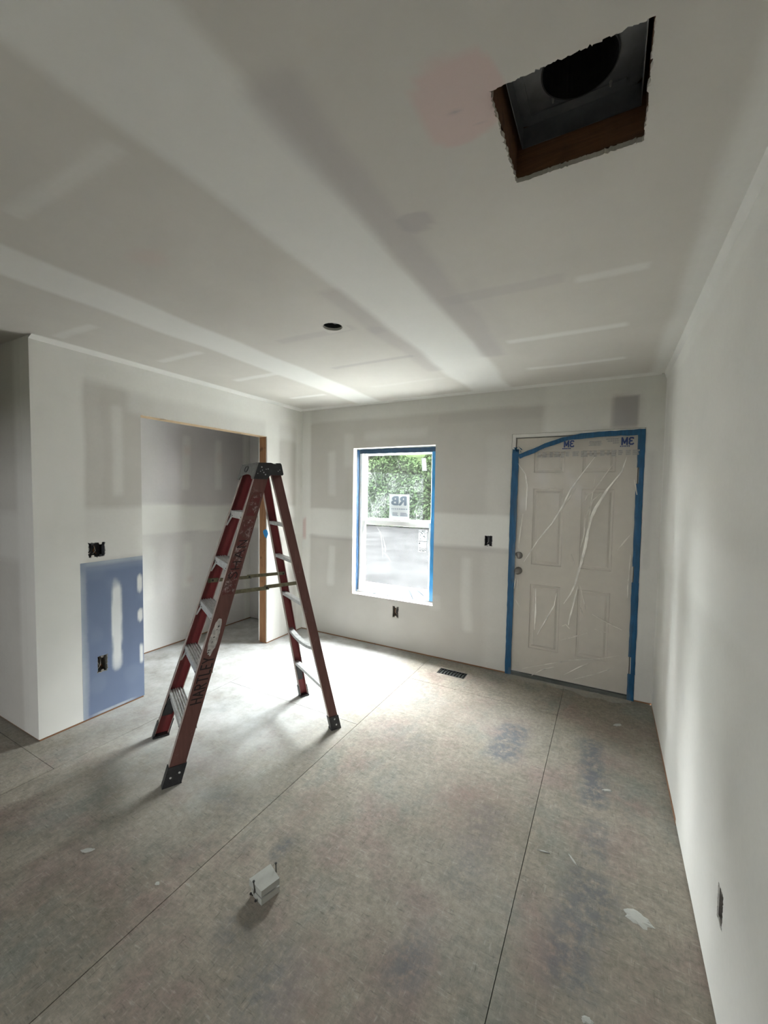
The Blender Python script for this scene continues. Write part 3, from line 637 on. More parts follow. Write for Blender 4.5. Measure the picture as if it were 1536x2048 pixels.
# plastic film over the window
wf = empty('window_masking_film', (1.12, .10, .5), 'clear plastic masking film stretched over the window', 'plastic film')
nx, nz = 30, 52; V = []; F = []
for i in range(nx+1):
    for j in range(nz+1):
        u = i/nx; v = j/nz; x = .676+.895*u; z = .496+1.465*v
        y = .108+.006*math.sin(7*u+3*v)*math.sin(9*v)+.003*math.sin(23*u-11*v)
        k = max(0, 1-(z-.496)/.12); y -= .092*k**1.4*(1+.12*math.sin(19*u)); z += .012*k*(1+math.sin(27*u+5*v))*(v > 0)
        V.append((x, y, z))
for i in range(nx):
    for j in range(nz): a = i*(nz+1)+j; F.append((a, a+nz+1, a+nz+2, a+1))
mesh('film_sheet', V, F, 'wfilm', wf, smooth=True)
def ribbon(name, pts, plane, w, hgt, mt, parent, yf=None):
    """crease pile-up of the film: a tented strip following pts (x,z) on plane y"""
    P = [Vector((x, 0, z)) for x, z in pts]; Q = []
    for a, b in zip(P[:-1], P[1:]):
        n = max(2, int((b-a).length/.03)); Q += [a.lerp(b, k/n) for k in range(n)]
    Q.append(P[-1]); V = []; F = []; n = len(Q)
    for i, p in enumerate(Q):
        t = (Q[min(i+1, n-1)]-Q[max(i-1, 0)]).normalized(); s = Vector((-t.z, 0, t.x)); f = math.sin(math.pi*(i+.6)/(n+.2))**.6
        ww = w*f*random.uniform(.75, 1.2)
        for c, d in ((-1, 0), (-.2, 1), (.3, .8), (1, 0)): q = p+s*c*ww; V.append((q.x, (yf(q.x, q.z)-.0006 if yf else plane)-hgt*d*f, q.z))
    for i in range(n-1):
        for k in range(3): F.append((i*4+k, i*4+k+1, i*4+k+5, i*4+k+4))
    return mesh(name, V, F, mt, parent)
WF = [[(.782,1.837),(.818,1.751),(.876,1.673),(.884,1.607)], [(.793,1.533),(.830,1.448),(.874,1.298)], [(.859,1.817),(.871,1.727)], [(1.108,1.918),(1.163,1.789)], [(1.379,1.491),(1.349,1.421),(1.325,1.340)],
 [(1.362,1.393),(1.344,1.335),(1.364,1.278)], [(.891,1.214),(.951,1.134),(.975,.983),(.977,.881)], [(.973,1.110),(1.011,.979),(1.005,.941)], [(.991,.933),(1.042,.893),(1.071,.851)]]
for l in WF: ribbon('fold', l, .099, .007, .005, 'wfold', wf)
for l in [[(1.047,.594),(1.069,.546),(1.091,.510)], [(1.309,.616),(1.337,.571),(1.365,.515)], [(1.402,.616),(1.475,.565)], [(.805,.589),(.976,.568),(1.005,.547)], [(.72,.53),(.9,.52),(1.1,.53),(1.3,.512),(1.5,.52)]]:
    ribbon('fold', l, .02, .010, .008, 'sill_fold_shade', wf)
def strip(name, pts, w, mt, y=-.004, th=.0006, wob=.002, seed=1, parent=None, plane='y'):
    """tape strip with slightly wavy edges; pts (x,z) on plane y, or (y,z) on plane x"""
    r = random.Random(seed); P = [Vector((a, b)) for a, b in pts]; Q = []; wd_ = []
    ws = w if isinstance(w, (list, tuple)) else [w]*len(P)
    for k, (a, b) in enumerate(zip(P[:-1], P[1:])):
        n = max(1, int((b-a).length/.035)); Q += [a.lerp(b, i/n) for i in range(n)]; wd_ += [ws[k]]*n
    Q.append(P[-1]); wd_.append(ws[-1]); n = len(Q); V = []; F = []
    for i, p in enumerate(Q):
        t = (Q[min(i+1, n-1)]-Q[max(i-1, 0)]).normalized(); s = Vector((-t.y, t.x))
        o = r.uniform(-th, th)
        for c in (-1, -.3, .35, 1):
            q = p+s*c*(wd_[i]/2+r.uniform(-wob, wob)*(abs(c) == 1)); d = y-(r.uniform(0, .0015) if abs(c) < 1 else 0)
            V.append((q.x, d, q.y) if plane == 'y' else (-d, q.x, q.y))
    m_ = len(V)
    for i in range(m_): v = V[i]; V.append((v[0], v[1]+th, v[2]) if plane == 'y' else (v[0]-th, v[1], v[2]))
    for i in range(n-1):
        for k in range(3): a = i*4+k; F += [(a, a+1, a+5, a+4), (m_+a, m_+a+4, m_+a+5, m_+a+1)]
        for k in (0, 3): a = i*4+k; F.append((a, a+4, m_+a+4, m_+a))
    for i in (0, (n-1)*4):
        for k in range(3): F.append((i+k, i+k+1, m_+i+k+1, m_+i+k))
    return mesh(name, V, F, mt, parent)
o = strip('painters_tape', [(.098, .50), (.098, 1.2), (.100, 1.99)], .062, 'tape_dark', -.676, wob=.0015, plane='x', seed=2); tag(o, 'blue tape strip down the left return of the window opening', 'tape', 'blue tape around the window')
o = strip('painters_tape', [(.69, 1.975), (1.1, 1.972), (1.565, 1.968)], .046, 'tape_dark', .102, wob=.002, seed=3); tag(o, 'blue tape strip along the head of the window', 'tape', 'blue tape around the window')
o = strip('painters_tape', [(1.533, .50), (1.536, 1.2), (1.538, 1.95)], .070, 'tape_backlit', .102, wob=.0015, seed=4); tag(o, 'blue tape strip down the window side facing the door', 'tape', 'blue tape around the window')

# ------------------------------------------------------------------ door
dr = empty('door_1', (2.74, .03, 0), kind='structure')
t = MB(); t.box((2.264, .0005, 0), (2.295, .118, 2.056), bev=.002); t.box((3.186, .0005, 0), (3.217, .118, 2.056), bev=.002); t.box((2.295, .0005, 2.028), (3.186, .118, 2.056), bev=.002); t.build('door_frame', 'trim_white', dr)
t = MB(); t.box((2.296, .062, .0), (3.185, .118, 2.027)); t.build('weatherstrip', 'dark', dr)
t = MB(); t.box((2.296, .0, -.004), (3.185, .062, .026), bev=.004); t.build('threshold', 'threshold', dr)
YF = .014; PN = [(2.440, 2.682, 1.734, 1.906), (2.805, 3.034, 1.732, 1.890), (2.446, 2.676, .968, 1.603), (2.808, 3.036, .968, 1.603), (2.446, 2.676, .252, .800), (2.806, 3.038, .258, .804)]
# leaf: stiles and rails around six sunk openings
xs = [2.302, 2.444, 2.678, 2.807, 3.035, 3.178]; zs = [.034, .255, .802, .968, 1.603, 1.733, 1.905, 2.021]
t = MB()
for i in range(5):
    for j in range(7):
        if i in (1, 3) and j in (1, 3, 5): continue
        t.box((xs[i], YF, zs[j]), (xs[i+1], YF+.04, zs[j+1]))
leaf = t.build('door_leaf', 'door_paint', dr)
for i in (1, 3):
    for j in (1, 3, 5):
        a0, a1, b0, b1 = xs[i], xs[i+1], zs[j], zs[j+1]; p = MB()
        lv = [(0, 0), (.006, .0085), (.020, .010), (.034, .0025), (.036, .002)]       # inset, sink of the moulding steps
        V = []
        for e, d in lv: V += [(a0+e, YF+d, b0+e), (a1-e, YF+d, b0+e), (a1-e, YF+d, b1-e), (a0+e, YF+d, b1-e)]
        F = []
        for r_ in range(len(lv)-1):
            for k in range(4): F.append((r_*4+k, r_*4+(k+1) % 4, r_*4+4+(k+1) % 4, r_*4+4+k))
        F.append(tuple(range(len(V)-4, len(V)))); p.add(V, F); p.build('panel', 'door_paint', leaf)
def lathe(mb, c, prof, n=24):
    V = []; F = []
    for r, d in prof:
        for k in range(n): a = 2*math.pi*k/n; V.append((c[0]+r*math.cos(a), c[1]-d, c[2]+r*math.sin(a)))
    for i in range(len(prof)-1):
        for k in range(n): F.append((i*n+k, i*n+(k+1) % n, (i+1)*n+(k+1) % n, (i+1)*n+k))
    F.append(tuple((len(prof)-1)*n+k for k in range(n))); mb.add(V, F)
t = MB(); lathe(t, (2.346, YF, 1.036), [(.030, 0), (.031, .006), (.027, .014), (.024, .018), (.0, .019)]); t.build('deadbolt', 'knob', leaf, True)
t = MB(); lathe(t, (2.346, YF, .906), [(.031, 0), (.031, .006), (.014, .012), (.012, .026), (.022, .034), (.028, .044), (.026, .054), (.016, .060), (.0, .061)]); t.build('door_knob', 'knob', leaf, True)
# film over the door
df = empty('door_masking_film', (2.74, -.01, 0), 'clear wrinkled plastic film taped over the white door', 'plastic film')
def top_z(x):
    P = [(2.25, 1.865), (2.34, 1.885), (2.43, 1.907), (2.53, 1.950), (2.64, 1.982), (2.76, 2.005), (3.23, 2.020)]
    for (a, b), (c, d) in zip(P[:-1], P[1:]):
        if a <= x <= c: return b+(d-b)*(x-a)/(c-a)
    return 2.02
def film_y(x, z):
    y = -.006-.004*math.sin(4.2*x+2*z)*math.sin(3*z)-.002*math.sin(13*x-7*z)-.0012*math.sin(31*x+17*z)
    e = min(1, (x-2.29)/.06, (3.20-x)/.06, max(0, (top_z(x)-z)/.06)); e = max(0, e); y = -.003+(y+.003)*e
    for kx, kz, h_, s in ((2.346, 1.036, .016, .05), (2.346, .906, .058, .045)):
        y -= h_*math.exp(-((x-kx)**2+(z-kz)**2)/(2*s*s))*max(.0, min(1, (x-2.285)/.03))
    return y
nx, nz = 60, 110; V = []; F = []
for i in range(nx+1):
    x = 2.288+(3.198-2.288)*i/nx; tz = top_z(x)
    for j in range(nz+1):
        z = .012+(tz-.012)*j/nz; y = film_y(x, z)
        if z < .06: y -= .028*(1-z/.06)*(1+.5*math.sin(23*x)+.3*math.sin(51*x))
        V.append((x, y, z))
for i in range(nx):
    for j in range(nz): a = i*(nz+1)+j; F.append((a, a+nz+1, a+nz+2, a+1))
mesh('film_sheet', V, F, 'film', df, smooth=True)
# slack hem lying on the floor
V = []; F = []
for i in range(81):
    x = 2.30+.90*i/80; d = .055+.03*math.sin(9*x)+.018*math.sin(31*x)+random.uniform(-.006, .006)
    for j in range(6):
        f = j/5; V.append((x, -.03-d*f, .012*(1-f)+.004+.006*f*(1-f)*(2+math.sin(40*x+3*j))))
for i in range(80):
    for j in range(5): a = i*6+j; F.append((a, a+6, a+7, a+1))
mesh('film_hem', V, F, 'hem', df, smooth=True)
DF = [[(2.897,1.857),(2.810,1.727),(2.726,1.593),(2.675,1.464),(2.602,1.324),(2.498,1.179),(2.392,.988)], [(2.773,1.616),(2.728,1.541),(2.682,1.465)], [(3.014,1.789),(2.954,1.690),(2.894,1.588),(2.849,1.551),(2.834,1.513)],
 [(2.946,1.574),(2.890,1.515),(2.848,1.396),(2.843,1.336)], [(3.104,1.844),(3.078,1.739),(2.983,1.596),(2.911,1.457),(2.884,1.382),(2.865,1.278),(2.850,1.151),(2.827,1.029),(2.804,.929),(2.786,.839),(2.755,.759),(2.709,.676)],
 [(2.841,1.395),(2.840,1.247),(2.816,1.141)], [(2.313,1.818),(2.381,1.723),(2.399,1.613),(2.394,1.417)], [(2.372,1.392),(2.348,1.176),(2.347,1.10)], [(3.159,1.675),(3.181,1.563)], [(3.151,1.266),(3.063,1.131)], [(2.750,1.083),(2.785,.988)],
 [(3.157,1.111),(3.153,.884)], [(2.807,.828),(2.778,.665),(2.755,.554),(2.749,.507)], [(2.820,.845),(2.851,.736),(2.874,.634)], [(2.833,.665),(2.856,.593)], [(2.492,.773),(2.496,.575),(2.492,.423)],
 [(2.653,.755),(2.639,.652),(2.585,.534),(2.557,.474),(2.516,.387)], [(2.915,.625),(3.020,.575),(3.123,.534)], [(2.938,.509),(3.023,.494)], [(2.691,.372),(2.787,.417),(2.887,.470)], [(2.404,.073),(2.568,.142),(2.780,.227),(2.954,.271),(3.112,.334)],
 [(2.728,.091),(2.836,.178),(2.941,.254)], [(2.799,.072),(2.951,.150),(3.084,.233)], [(2.330,.84),(2.316,.749)], [(2.342,.83),(2.349,.755)], [(2.332,.655),(2.365,.603)], [(3.148,.928),(3.151,.785)], [(2.482,.034),(2.569,.102),(2.655,.145)],
 [(2.900,1.70),(2.880,1.50),(2.868,1.33),(2.852,1.17)], [(2.70,.49),(2.73,.51),(2.76,.48)]]
for i, l in enumerate(DF):
    bold = i in (0, 4, 12, 15); ribbon('fold', l, -.011, .010 if i in (4,) else .006 if bold else .005, .0022, 'fold' if bold or i in (6, 16, 23) else 'fold_soft', df, film_y)
def logo(cx, cz, h):          # heavy 3M seen from the back, so it reads mirrored
    t = MB(); k = h; st_ = [[(-.05, .5), (-.05, -.5)], [(-.05, .5), (-.36, -.28)], [(-.36, -.28), (-.67, .5)], [(-.67, .5), (-.67, -.5)],
        [(.72, .36), (.62, .46)], [(.62, .46), (.36, .46)], [(.36, .46), (.26, .34)], [(.26, .34), (.26, .14)], [(.26, .14), (.36, .02)], [(.36, .02), (.56, .02)], [(.36, .02), (.24, -.12)],
        [(.24, -.12), (.24, -.34)], [(.24, -.34), (.36, -.46)], [(.36, -.46), (.62, -.46)], [(.62, -.46), (.74, -.36)]]
    for i, (p, q) in enumerate(st_):
        A = Vector((cx+p[0]*k, cz+p[1]*k)); B = Vector((cx+q[0]*k, cz+q[1]*k)); n_ = (B-A).normalized(); w_ = Vector((-n_.y, n_.x))*k*.10; A -= n_*k*.06; B += n_*k*.06
        Q = [A+w_, B+w_, B-w_, A-w_]; t.loft([(v.x, -.0125-i*.00001, v.y) for v in Q], [(v.x, -.0121, v.y) for v in Q])
    t.build('printed_logo', 'print_blue', df)
logo(3.105, 1.962, .052); logo(2.705, 1.958, .048)
t = MB(); R2 = random.Random(4)
for c, z in ((3.09, 1.925), (2.69, 1.922)):
    t = MB()
    for k in range(6): t.box((c-.032+k*.011, -.0125, z-.004), (c-.032+k*.011+R2.uniform(.006, .010), -.0122, z+.004))
    t.build('printed_line', 'print_blue', df)
t = MB()
for z, a, b in ((1.982, 2.965, 3.048), (1.967, 2.975, 3.048), (1.952, 3.01, 3.048)):
    x = a
    while x < b: w_ = R2.uniform(.005, .011); t.box((x, -.0125, z-.004), (min(b, x+w_), -.0122, z+.004)); x += w_+.003
t.build('printed_lines', 'print_dim', df)
t = MB()
for a, b, z0, z1 in ((2.845, 2.95, 1.936, 1.976), (2.45, 2.53, 1.925, 1.945)):
    z = z0; t = MB()
    while z < z1: t.box((a+R2.uniform(0, .01), -.0125, z), (b-R2.uniform(0, .02), -.0122, z+.006)); z += .010
    t.build('faded_print', 'print_grey', df)
x = 2.47; t = MB()
while x < 3.15:
    w_ = R2.uniform(.018, .05); hh = R2.uniform(.85, 1.1)
    for k in range(3): t.box((x, -.0105, 1.900-.0155*(k+1)*hh), (x+w_-R2.uniform(0, .008), -.0102, 1.897-.0155*k*hh))
    x += w_+R2.uniform(.006, .02)
o = t.build('faded_print', 'print_grey', df); o['kind'] = 'stuff'
GT = 'blue tape around the door'
o = strip('painters_tape', [(2.284, .0), (2.288, .6), (2.291, 1.2), (2.296, 1.93)], [.050, .052, .054, .052], 'tape', -.004, wob=.0015, seed=5); tag(o, 'long blue tape strip down the knob side of the door', 'tape', GT)
cr = MB()
for k in range(14):
    c = Vector((2.305+random.uniform(-.025, .03), -.012+random.uniform(-.008, .006), 1.925+random.uniform(-.02, .022))); e = [Vector([random.uniform(-.018, .018) for _ in range(3)])*.9 for _ in range(4)]
    cr.add([c+v for v in e], [(0, 1, 2), (0, 2, 3), (0, 1, 3)])
cr.build('crumpled_end', 'tape', o)
o = strip('painters_tape', [(2.325, 1.868), (2.36, 1.882), (2.44, 1.912), (2.53, 1.952), (2.62, 1.982), (2.70, 2.002), (2.79, 2.014), (2.95, 2.022), (3.215, 2.026)], [.036, .036, .036, .034, .036, .030, .040, .042, .044], 'tape', -.0145, wob=.003, seed=6)
tag(o, 'blue tape strip sagging diagonally across the top of the door', 'tape', GT)
V = []; F = []; R3 = random.Random(9)
SEG = [(2.046, 1.765, 3.172, 3.219), (1.765, 1.645, 3.187, 3.218), (1.645, 1.025, 3.171, 3.217), (1.025, .905, 3.183, 3.217), (.905, .335, 3.172, 3.219), (.335, .205, 3.189, 3.219), (.205, .0, 3.172, 3.217)]
t = MB()
for a, b, l, r_ in SEG:
    n = max(2, int((a-b)/.04)); pr = None
    for k in range(n+1):
        z = a+(b-a)*k/n; d = -.004-R3.uniform(0, .001); q = [(l+R3.uniform(-.0015, .0015), d, z), ((l+r_)/2, d-.001, z), (r_+R3.uniform(-.0015, .0015), d, z)]; q += [(p[0], -.0032, p[2]) for p in q]
        if pr:
            V2 = pr+q; t.add(V2, [(0,1,7,6), (1,2,8,7), (3,9,10,4), (4,10,11,5), (0,6,9,3), (2,5,11,8)])
        pr = q
o = t.build('painters_tape', 'tape'); tag(o, 'torn stepped blue tape strip down the hinge side of the door', 'tape', GT)
# scrap of tape on the closet stud
t = MB(); P0 = [(-.052, 1.146), (-.022, 1.164), (.010, 1.154), (.022, 1.12), (.0, 1.074), (-.028, 1.086), (-.048, 1.12)]
t.loft([(x, -.5445-.004*math.sin(40*x), z) for x, z in P0], [(x, -.5425-.004*math.sin(40*x), z) for x, z in P0])
t.loft([(.0, -.545, 1.145), (.014, -.56, 1.12), (.03, -.57, 1.075), (.008, -.55, 1.07)], [(.0, -.543, 1.145), (.013, -.558, 1.12), (.029, -.568, 1.075), (.007, -.548, 1.07)])
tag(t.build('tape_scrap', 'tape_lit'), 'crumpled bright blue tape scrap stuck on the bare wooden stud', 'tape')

# ------------------------------------------------------------------ step ladder
OX, OY, TH = 1.02676, -1.71228, .476853
S = Vector((math.sin(TH), math.cos(TH), 0)); Wv = Vector((math.cos(TH), -math.sin(TH), 0)); O3 = Vector((OX, OY, 0))
def LP(s, w, z): return O3+S*s+Wv*w+Vector((0, 0, z))
sfz = lambda z: -.5422+.5001*z/1.6; wfz = lambda z: .2744-.1107*z/1.6
srz = lambda z: .4957-.3422*z/1.6; wrz = lambda z: .2752-.1463*z/1.6
lad = empty('step_ladder', (OX, OY, 0), 'weathered red fiberglass step ladder with black top and HARTLEY written on a rail', 'ladder')
def csec(s0, s1, wo, sg, fl_, th, z):    # C section: web outside, flanges towards the middle
    return [LP(s0, sg*wo, z), LP(s1, sg*wo, z), LP(s1, sg*(wo-fl_), z), LP(s1-th, sg*(wo-fl_), z), LP(s1-th, sg*(wo-th), z), LP(s0+th, sg*(wo-th), z), LP(s0+th, sg*(wo-fl_), z), LP(s0, sg*(wo-fl_), z)]
DF_, DRr = .0816, .0597
def rail(name, sfun, wfun, d, back, sg, fl_, ztop):
    t = MB(); z0 = .012
    g = lambda z: (sfun(z)-d, sfun(z)) if back else (sfun(z), sfun(z)+d)
    A = csec(*g(z0), wfun(z0), sg, fl_, .0045, z0); B = csec(*g(ztop), wfun(ztop), sg, fl_, .0045, ztop)
    side = [0, 2, 2, 1, 1, 1, 2, 2]
    t.loft(A, B, 1, side); return t.build(name, ['rail_out', 'rail_in', 'rail_edge'], lad)
FN = rail('front_rail', sfz, wfz, DF_, False, 1, .030, 1.675); rail('front_rail', sfz, wfz, DF_, False, -1, .030, 1.675)
rail('rear_rail', srz, wrz, DRr, True, 1, .026, 1.685); rail('rear_rail', srz, wrz, DRr, True, -1, .026, 1.685)
# feet
for back in (0, 1):
    for sg in (1, -1):
        t = MB(); e = .0045; fl_ = .040 if not back else .036
        def sect(z, grow=0):
            if back: a, b = srz(z)-DRr, srz(z); w = wrz(z)
            else: a, b = sfz(z), sfz(z)+DF_; w = wfz(z)
            return csec(a-e-grow, b+e+grow, w+e, sg, fl_, .0044, z)
        zt = .098 if not back else .088
        t.loft(sect(.0), sect(.022)); t.loft(sect(.022), sect(zt))
        a, b, w = (srz(.01)-DRr, srz(.01), wrz(.01)) if back else (sfz(.01), sfz(.01)+DF_, wfz(.01))
        t.loft([LP(x, sg*y, 0) for x, y in ((a-e, w+e), (b+e, w+e), (b+e, w-.042), (a-e, w-.042))], [LP(x, sg*y, .011) for x, y in ((a-e, w+e), (b+e, w+e), (b+e, w-.042), (a-e, w-.042))])
        ft = t.build('foot', 'black_plastic', lad)
        for f, zz in ((.28, .045), (.75, .058)) if not back else ((.6, .03), (.55, .068)):
            s_ = (srz(zz)-DRr*(1-f)) if back else sfz(zz)+DF_*f; w_ = (wrz(zz) if back else wfz(zz))+e
            r_ = MB(); r_.tube([LP(s_, sg*w_, zz), LP(s_, sg*(w_+.003), zz)], [.006, .004], 10); r_.build('rivet', 'alu', ft)
# steps
ZS = [.288, .566, .851, 1.128, 1.424]
for i, z in enumerate(ZS):
    w = wfz(z)-.0048; s0 = sfz(z)+.0048; dp = DF_-.0096+.004
    prof = [(s0-.002, z-.044), (s0+.0006, z-.044), (s0+.0006, z-.004)]
    top = []; ng = 5
    for k in range(ng):
        a = s0+.004+k*(dp-.006)/ng; b_ = (dp-.006)/ng; top += [(a, z), (a+b_*.30, z), (a+b_*.42, z-.0052), (a+b_*.88, z-.0052)]
    prof = [(s0-.003, z-.044), (s0-.003, z-.001)] + top + [(s0+dp, z), (s0+dp, z-.030), (s0+dp-.003, z-.030), (s0+dp-.003, z-.008), (s0+.001, z-.008), (s0+.001, z-.044)]
    t = MB(); t.loft([LP(a, -w, b) for a, b in prof], [LP(a, w, b) for a, b in prof]); stp = t.build('step', 'alu', lad)
    for sg in (1, -1):
        for f in (.10, .24):
            r_ = MB(); r_.tube([LP(s0-.003, sg*(w-f*.3), z-.022-f*.04), LP(s0-.0055, sg*(w-f*.3), z-.022-f*.04)], [.0035, .0025], 8); r_.build('rivet', 'screw', stp)
        b_ = MB(); ww = wfz(z-.10); b_.loft([LP(s0+.008, sg*(w-.055), z-.006), LP(s0+.020, sg*(w-.055), z-.006), LP(s0+.020, sg*(w-.052), z-.004), LP(s0+.008, sg*(w-.052), z-.004)],
               [LP(sfz(z-.10)+.008, sg*(ww-.008), z-.10), LP(sfz(z-.10)+.020, sg*(ww-.008), z-.10), LP(sfz(z-.10)+.020, sg*(ww-.0055), z-.10), LP(sfz(z-.10)+.008, sg*(ww-.0055), z-.10)]); b_.build('step_brace', 'alu', stp)
# black corner gussets under the lowest step and rung
for sg in (1, -1):
    t = MB(); z = .24; zb = .12
    A = [(0, z), (.055, z), (.030, z-.03), (.012, zb+.03), (0.002, zb)]
    f = lambda a, zz, q: LP(sfz(zz)+.012+q, sg*(wfz(zz)-.006-a), zz)
    t.loft([f(a, zz, 0) for a, zz in A], [f(a, zz, .058) for a, zz in A]); t.build('corner_brace', 'black_plastic', lad)
    t = MB(); z = .275; zb = .13; A = [(0, z), (.05, z), (.026, z-.03), (.010, zb+.03), (.002, zb)]
    g = lambda a, zz, q: LP(srz(zz)-.052+q, sg*(wrz(zz)-.006-a), zz)
    t.loft([g(a, zz, 0) for a, zz in A], [g(a, zz, .040) for a, zz in A]); t.build('corner_brace', 'black_plastic', lad)
# rear rungs; the fourth from the top is bent
for z, sag in ((1.347, 0), (1.117, 0), (.838, 0), (.556, .028), (.288, 0)):
    w = wrz(z)-.0046; t = MB(); n = 12; s0 = srz(z)-.052
    def sec(q):
        d = -sag*(1-q*q)-sag*.5*max(0, -q)*0; a = [(s0, z+d), (s0+.034, z+d), (s0+.034, z+d-.020), (s0+.031, z+d-.020), (s0+.031, z+d-.004), (s0+.003, z+d-.004), (s0+.003, z+d-.020), (s0, z+d-.020)]
        return [LP(x, q*w, y) for x, y in a]
    for k in range(n): t.loft(sec(-1+2*k/n), sec(-1+2*(k+1)/n))
    t.build('rear_rung', 'alu', lad)
# spreaders: two flat bars each, lapped at a hinge
for sg in (1, -1):
    z = .967; w0 = wfz(z)-.012; w1 = wrz(z)-.012; sa = sfz(z)+.030; sb = srz(z)-.012; mid = (sa+sb)/2
    sp = None
    for k, (a, b, dz, dw) in enumerate(((sa, mid+.015, .0, 0), (mid-.015, sb, .006, -.004))):
        t = MB(); wa = w0+(w1-w0)*(a-sa)/(sb-sa)+dw; wb2 = w0+(w1-w0)*(b-sa)/(sb-sa)+dw; h = .011
        t.loft([LP(a, sg*wa, z-h+dz), LP(a, sg*(wa-.0035), z-h+dz), LP(a, sg*(wa-.0035), z+h+dz), LP(a, sg*wa, z+h+dz)], [LP(b, sg*wb2, z-h+dz), LP(b, sg*(wb2-.0035), z-h+dz), LP(b, sg*(wb2-.0035), z+h+dz), LP(b, sg*wb2, z+h+dz)])
        t.build('spreader_bar', 'brass', lad)
    for a in (sa+.012, mid, sb-.01):
        ww = w0+(w1-w0)*(a-sa)/(sb-sa); r_ = MB(); r_.tube([LP(a, sg*(ww-.008), z+.002), LP(a, sg*(ww+.004), z+.002)], .007, 10); r_.build('spreader_rivet', 'screw', lad)
    # hinge bracket on the front rail
    t = MB(); zz = .967; t.loft([LP(sfz(zz)+.014, sg*(wfz(zz)-.006), zz-.014), LP(sfz(zz)+.075, sg*(wfz(zz)-.006), zz-.014), LP(sfz(zz)+.075, sg*(wfz(zz)-.006), zz+.014), LP(sfz(zz)+.014, sg*(wfz(zz)-.006), zz+.014)],
        [LP(sfz(zz)+.014, sg*(wfz(zz)-.011), zz-.014), LP(sfz(zz)+.075, sg*(wfz(zz)-.011), zz-.014), LP(sfz(zz)+.075, sg*(wfz(zz)-.011), zz+.014), LP(sfz(zz)+.014, sg*(wfz(zz)-.011), zz+.014)]); t.build('spreader_bracket', 'brass', lad)
# top cap
t = MB()
ck = [(-.045, 1.622), (-.014, 1.720), (.064, 1.722), (.094, 1.713), (.098, 1.721), (.122, 1.722), (.129, 1.715), (.142, 1.655), (.136, 1.648), (.062, 1.648), (.048, 1.632), (.042, 1.622)]
for sg in (1, -1):
    t.loft([LP(a, sg*.170, b) for a, b in ck], [LP(a, sg*.158, b) for a, b in ck])
tp = [(-.012, 1.700), (-.012, 1.7185), (.064, 1.7205), (.094, 1.7115), (.098, 1.7195), (.124, 1.7205), (.132, 1.700)]
t.loft([LP(a, -.159, b) for a, b in tp], [LP(a, .159, b) for a, b in tp])
rb = [(.128, 1.652), (.120, 1.722), (.126, 1.720), (.140, 1.655)]; t.loft([LP(a, -.165, b) for a, b in rb], [LP(a, .165, b) for a, b in rb])
capo = t.build('top_cap', 'splat_black', lad)
# grey dusty front apron with an arched lower edge and a round emblem
def FP(w, z, d): s_ = -.045+(.031)*(z-1.622)/.098-d; return LP(s_, w, z)
out = [(-.171, 1.622), (-.171, 1.70), (-.155, 1.719), (.155, 1.721), (.171, 1.719), (.171, 1.622), (.150, 1.622)] + [(.135*math.cos(a), 1.628+.026*math.sin(a)) for a in [math.pi*k/10 for k in range(11)]] + [(-.150, 1.622)]
t = MB(); t.loft([FP(w, z, .003) for w, z in out], [FP(w, z, -.004) for w, z in out]); ap = t.build('front_apron', 'grey_plastic', capo)
for r0, r1 in ((.020, .030),):
    t = MB(); V = []; F = []
    for k in range(28):
        a = 2*math.pi*k/28
        for r_, d in ((r0, .003), (r0+.002, .008), (r1-.002, .008), (r1, .003)): V.append(FP(r_*1.25*math.cos(a)-.02, 1.687+r_*.72*math.sin(a), d))
    for k in range(28):
        q = (k+1) % 28
        for j in range(3): F.append((4*k+j, 4*q+j, 4*q+j+1, 4*k+j+1))
    t.add(V, F); t.build('emblem_ring', 'black_plastic', capo)
    t = MB(); e_ = [(.017*1.25*math.cos(2*math.pi*k/20)-.02, 1.687+.017*.72*math.sin(2*math.pi*k/20)) for k in range(20)]; t.loft([FP(a, b, .006) for a, b in e_], [FP(a, b, .001) for a, b in e_]); t.build('emblem_centre', 'grey_plastic', capo)
for a, b in ((.0, 1.668), (.012, 1.676), (.034, 1.682), (.046, 1.684), (-.016, 1.655), (.030, 1.650), (.008, 1.694), (.118, 1.680), (.108, 1.672), (.02, 1.662)):
    r_ = MB(); rr = random.uniform(.003, .0055); r_.tube([LP(a, .169, b), LP(a, .1712, b)], [rr, rr*.8], 7); r_.build('paint_spot', 'spot', capo)
# worn label, oval decal, marker writing on the near front rail (web plane: v across from front edge, z up)
def WP(v, z, d=.0006): return LP(sfz(z)+v, wfz(z)+d, z)
def webplate(name, zs_, v0, v1, mt, d=.0007):
    t = MB(); pr = None
    for z in zs_:
        a0 = v0+random.uniform(-.002, .002); a1 = v1+random.uniform(-.002, .002); q = [WP(a0, z, d), WP(a1, z, d), WP(a1, z, 0), WP(a0, z, 0)]
        if pr: t.loft(pr, q)
        pr = q
    return t.build(name, mt, FN)
webplate('worn_label', [.962+.03*k for k in range(15)], .010, .072, 'worn')['label'] = 'scratched red warning label remnant'
webplate('worn_label', [1.405+.028*k for k in range(6)], .012, .070, 'worn', .0009)
P0 = []
for k in range(30):
    a = 2*math.pi*k/30; r_ = 1+random.uniform(-.10, .06); P0.append((.038+.024*r_*math.cos(a), .738+.100*r_*math.sin(a)))
t = MB(); t.loft([WP(v+.0, z, .0008) for v, z in P0], [WP(v, z, 0) for v, z in P0]); t.build('oval_label', 'oval', FN)['label'] = 'peeling pale oval label with dark marks'
t = MB()
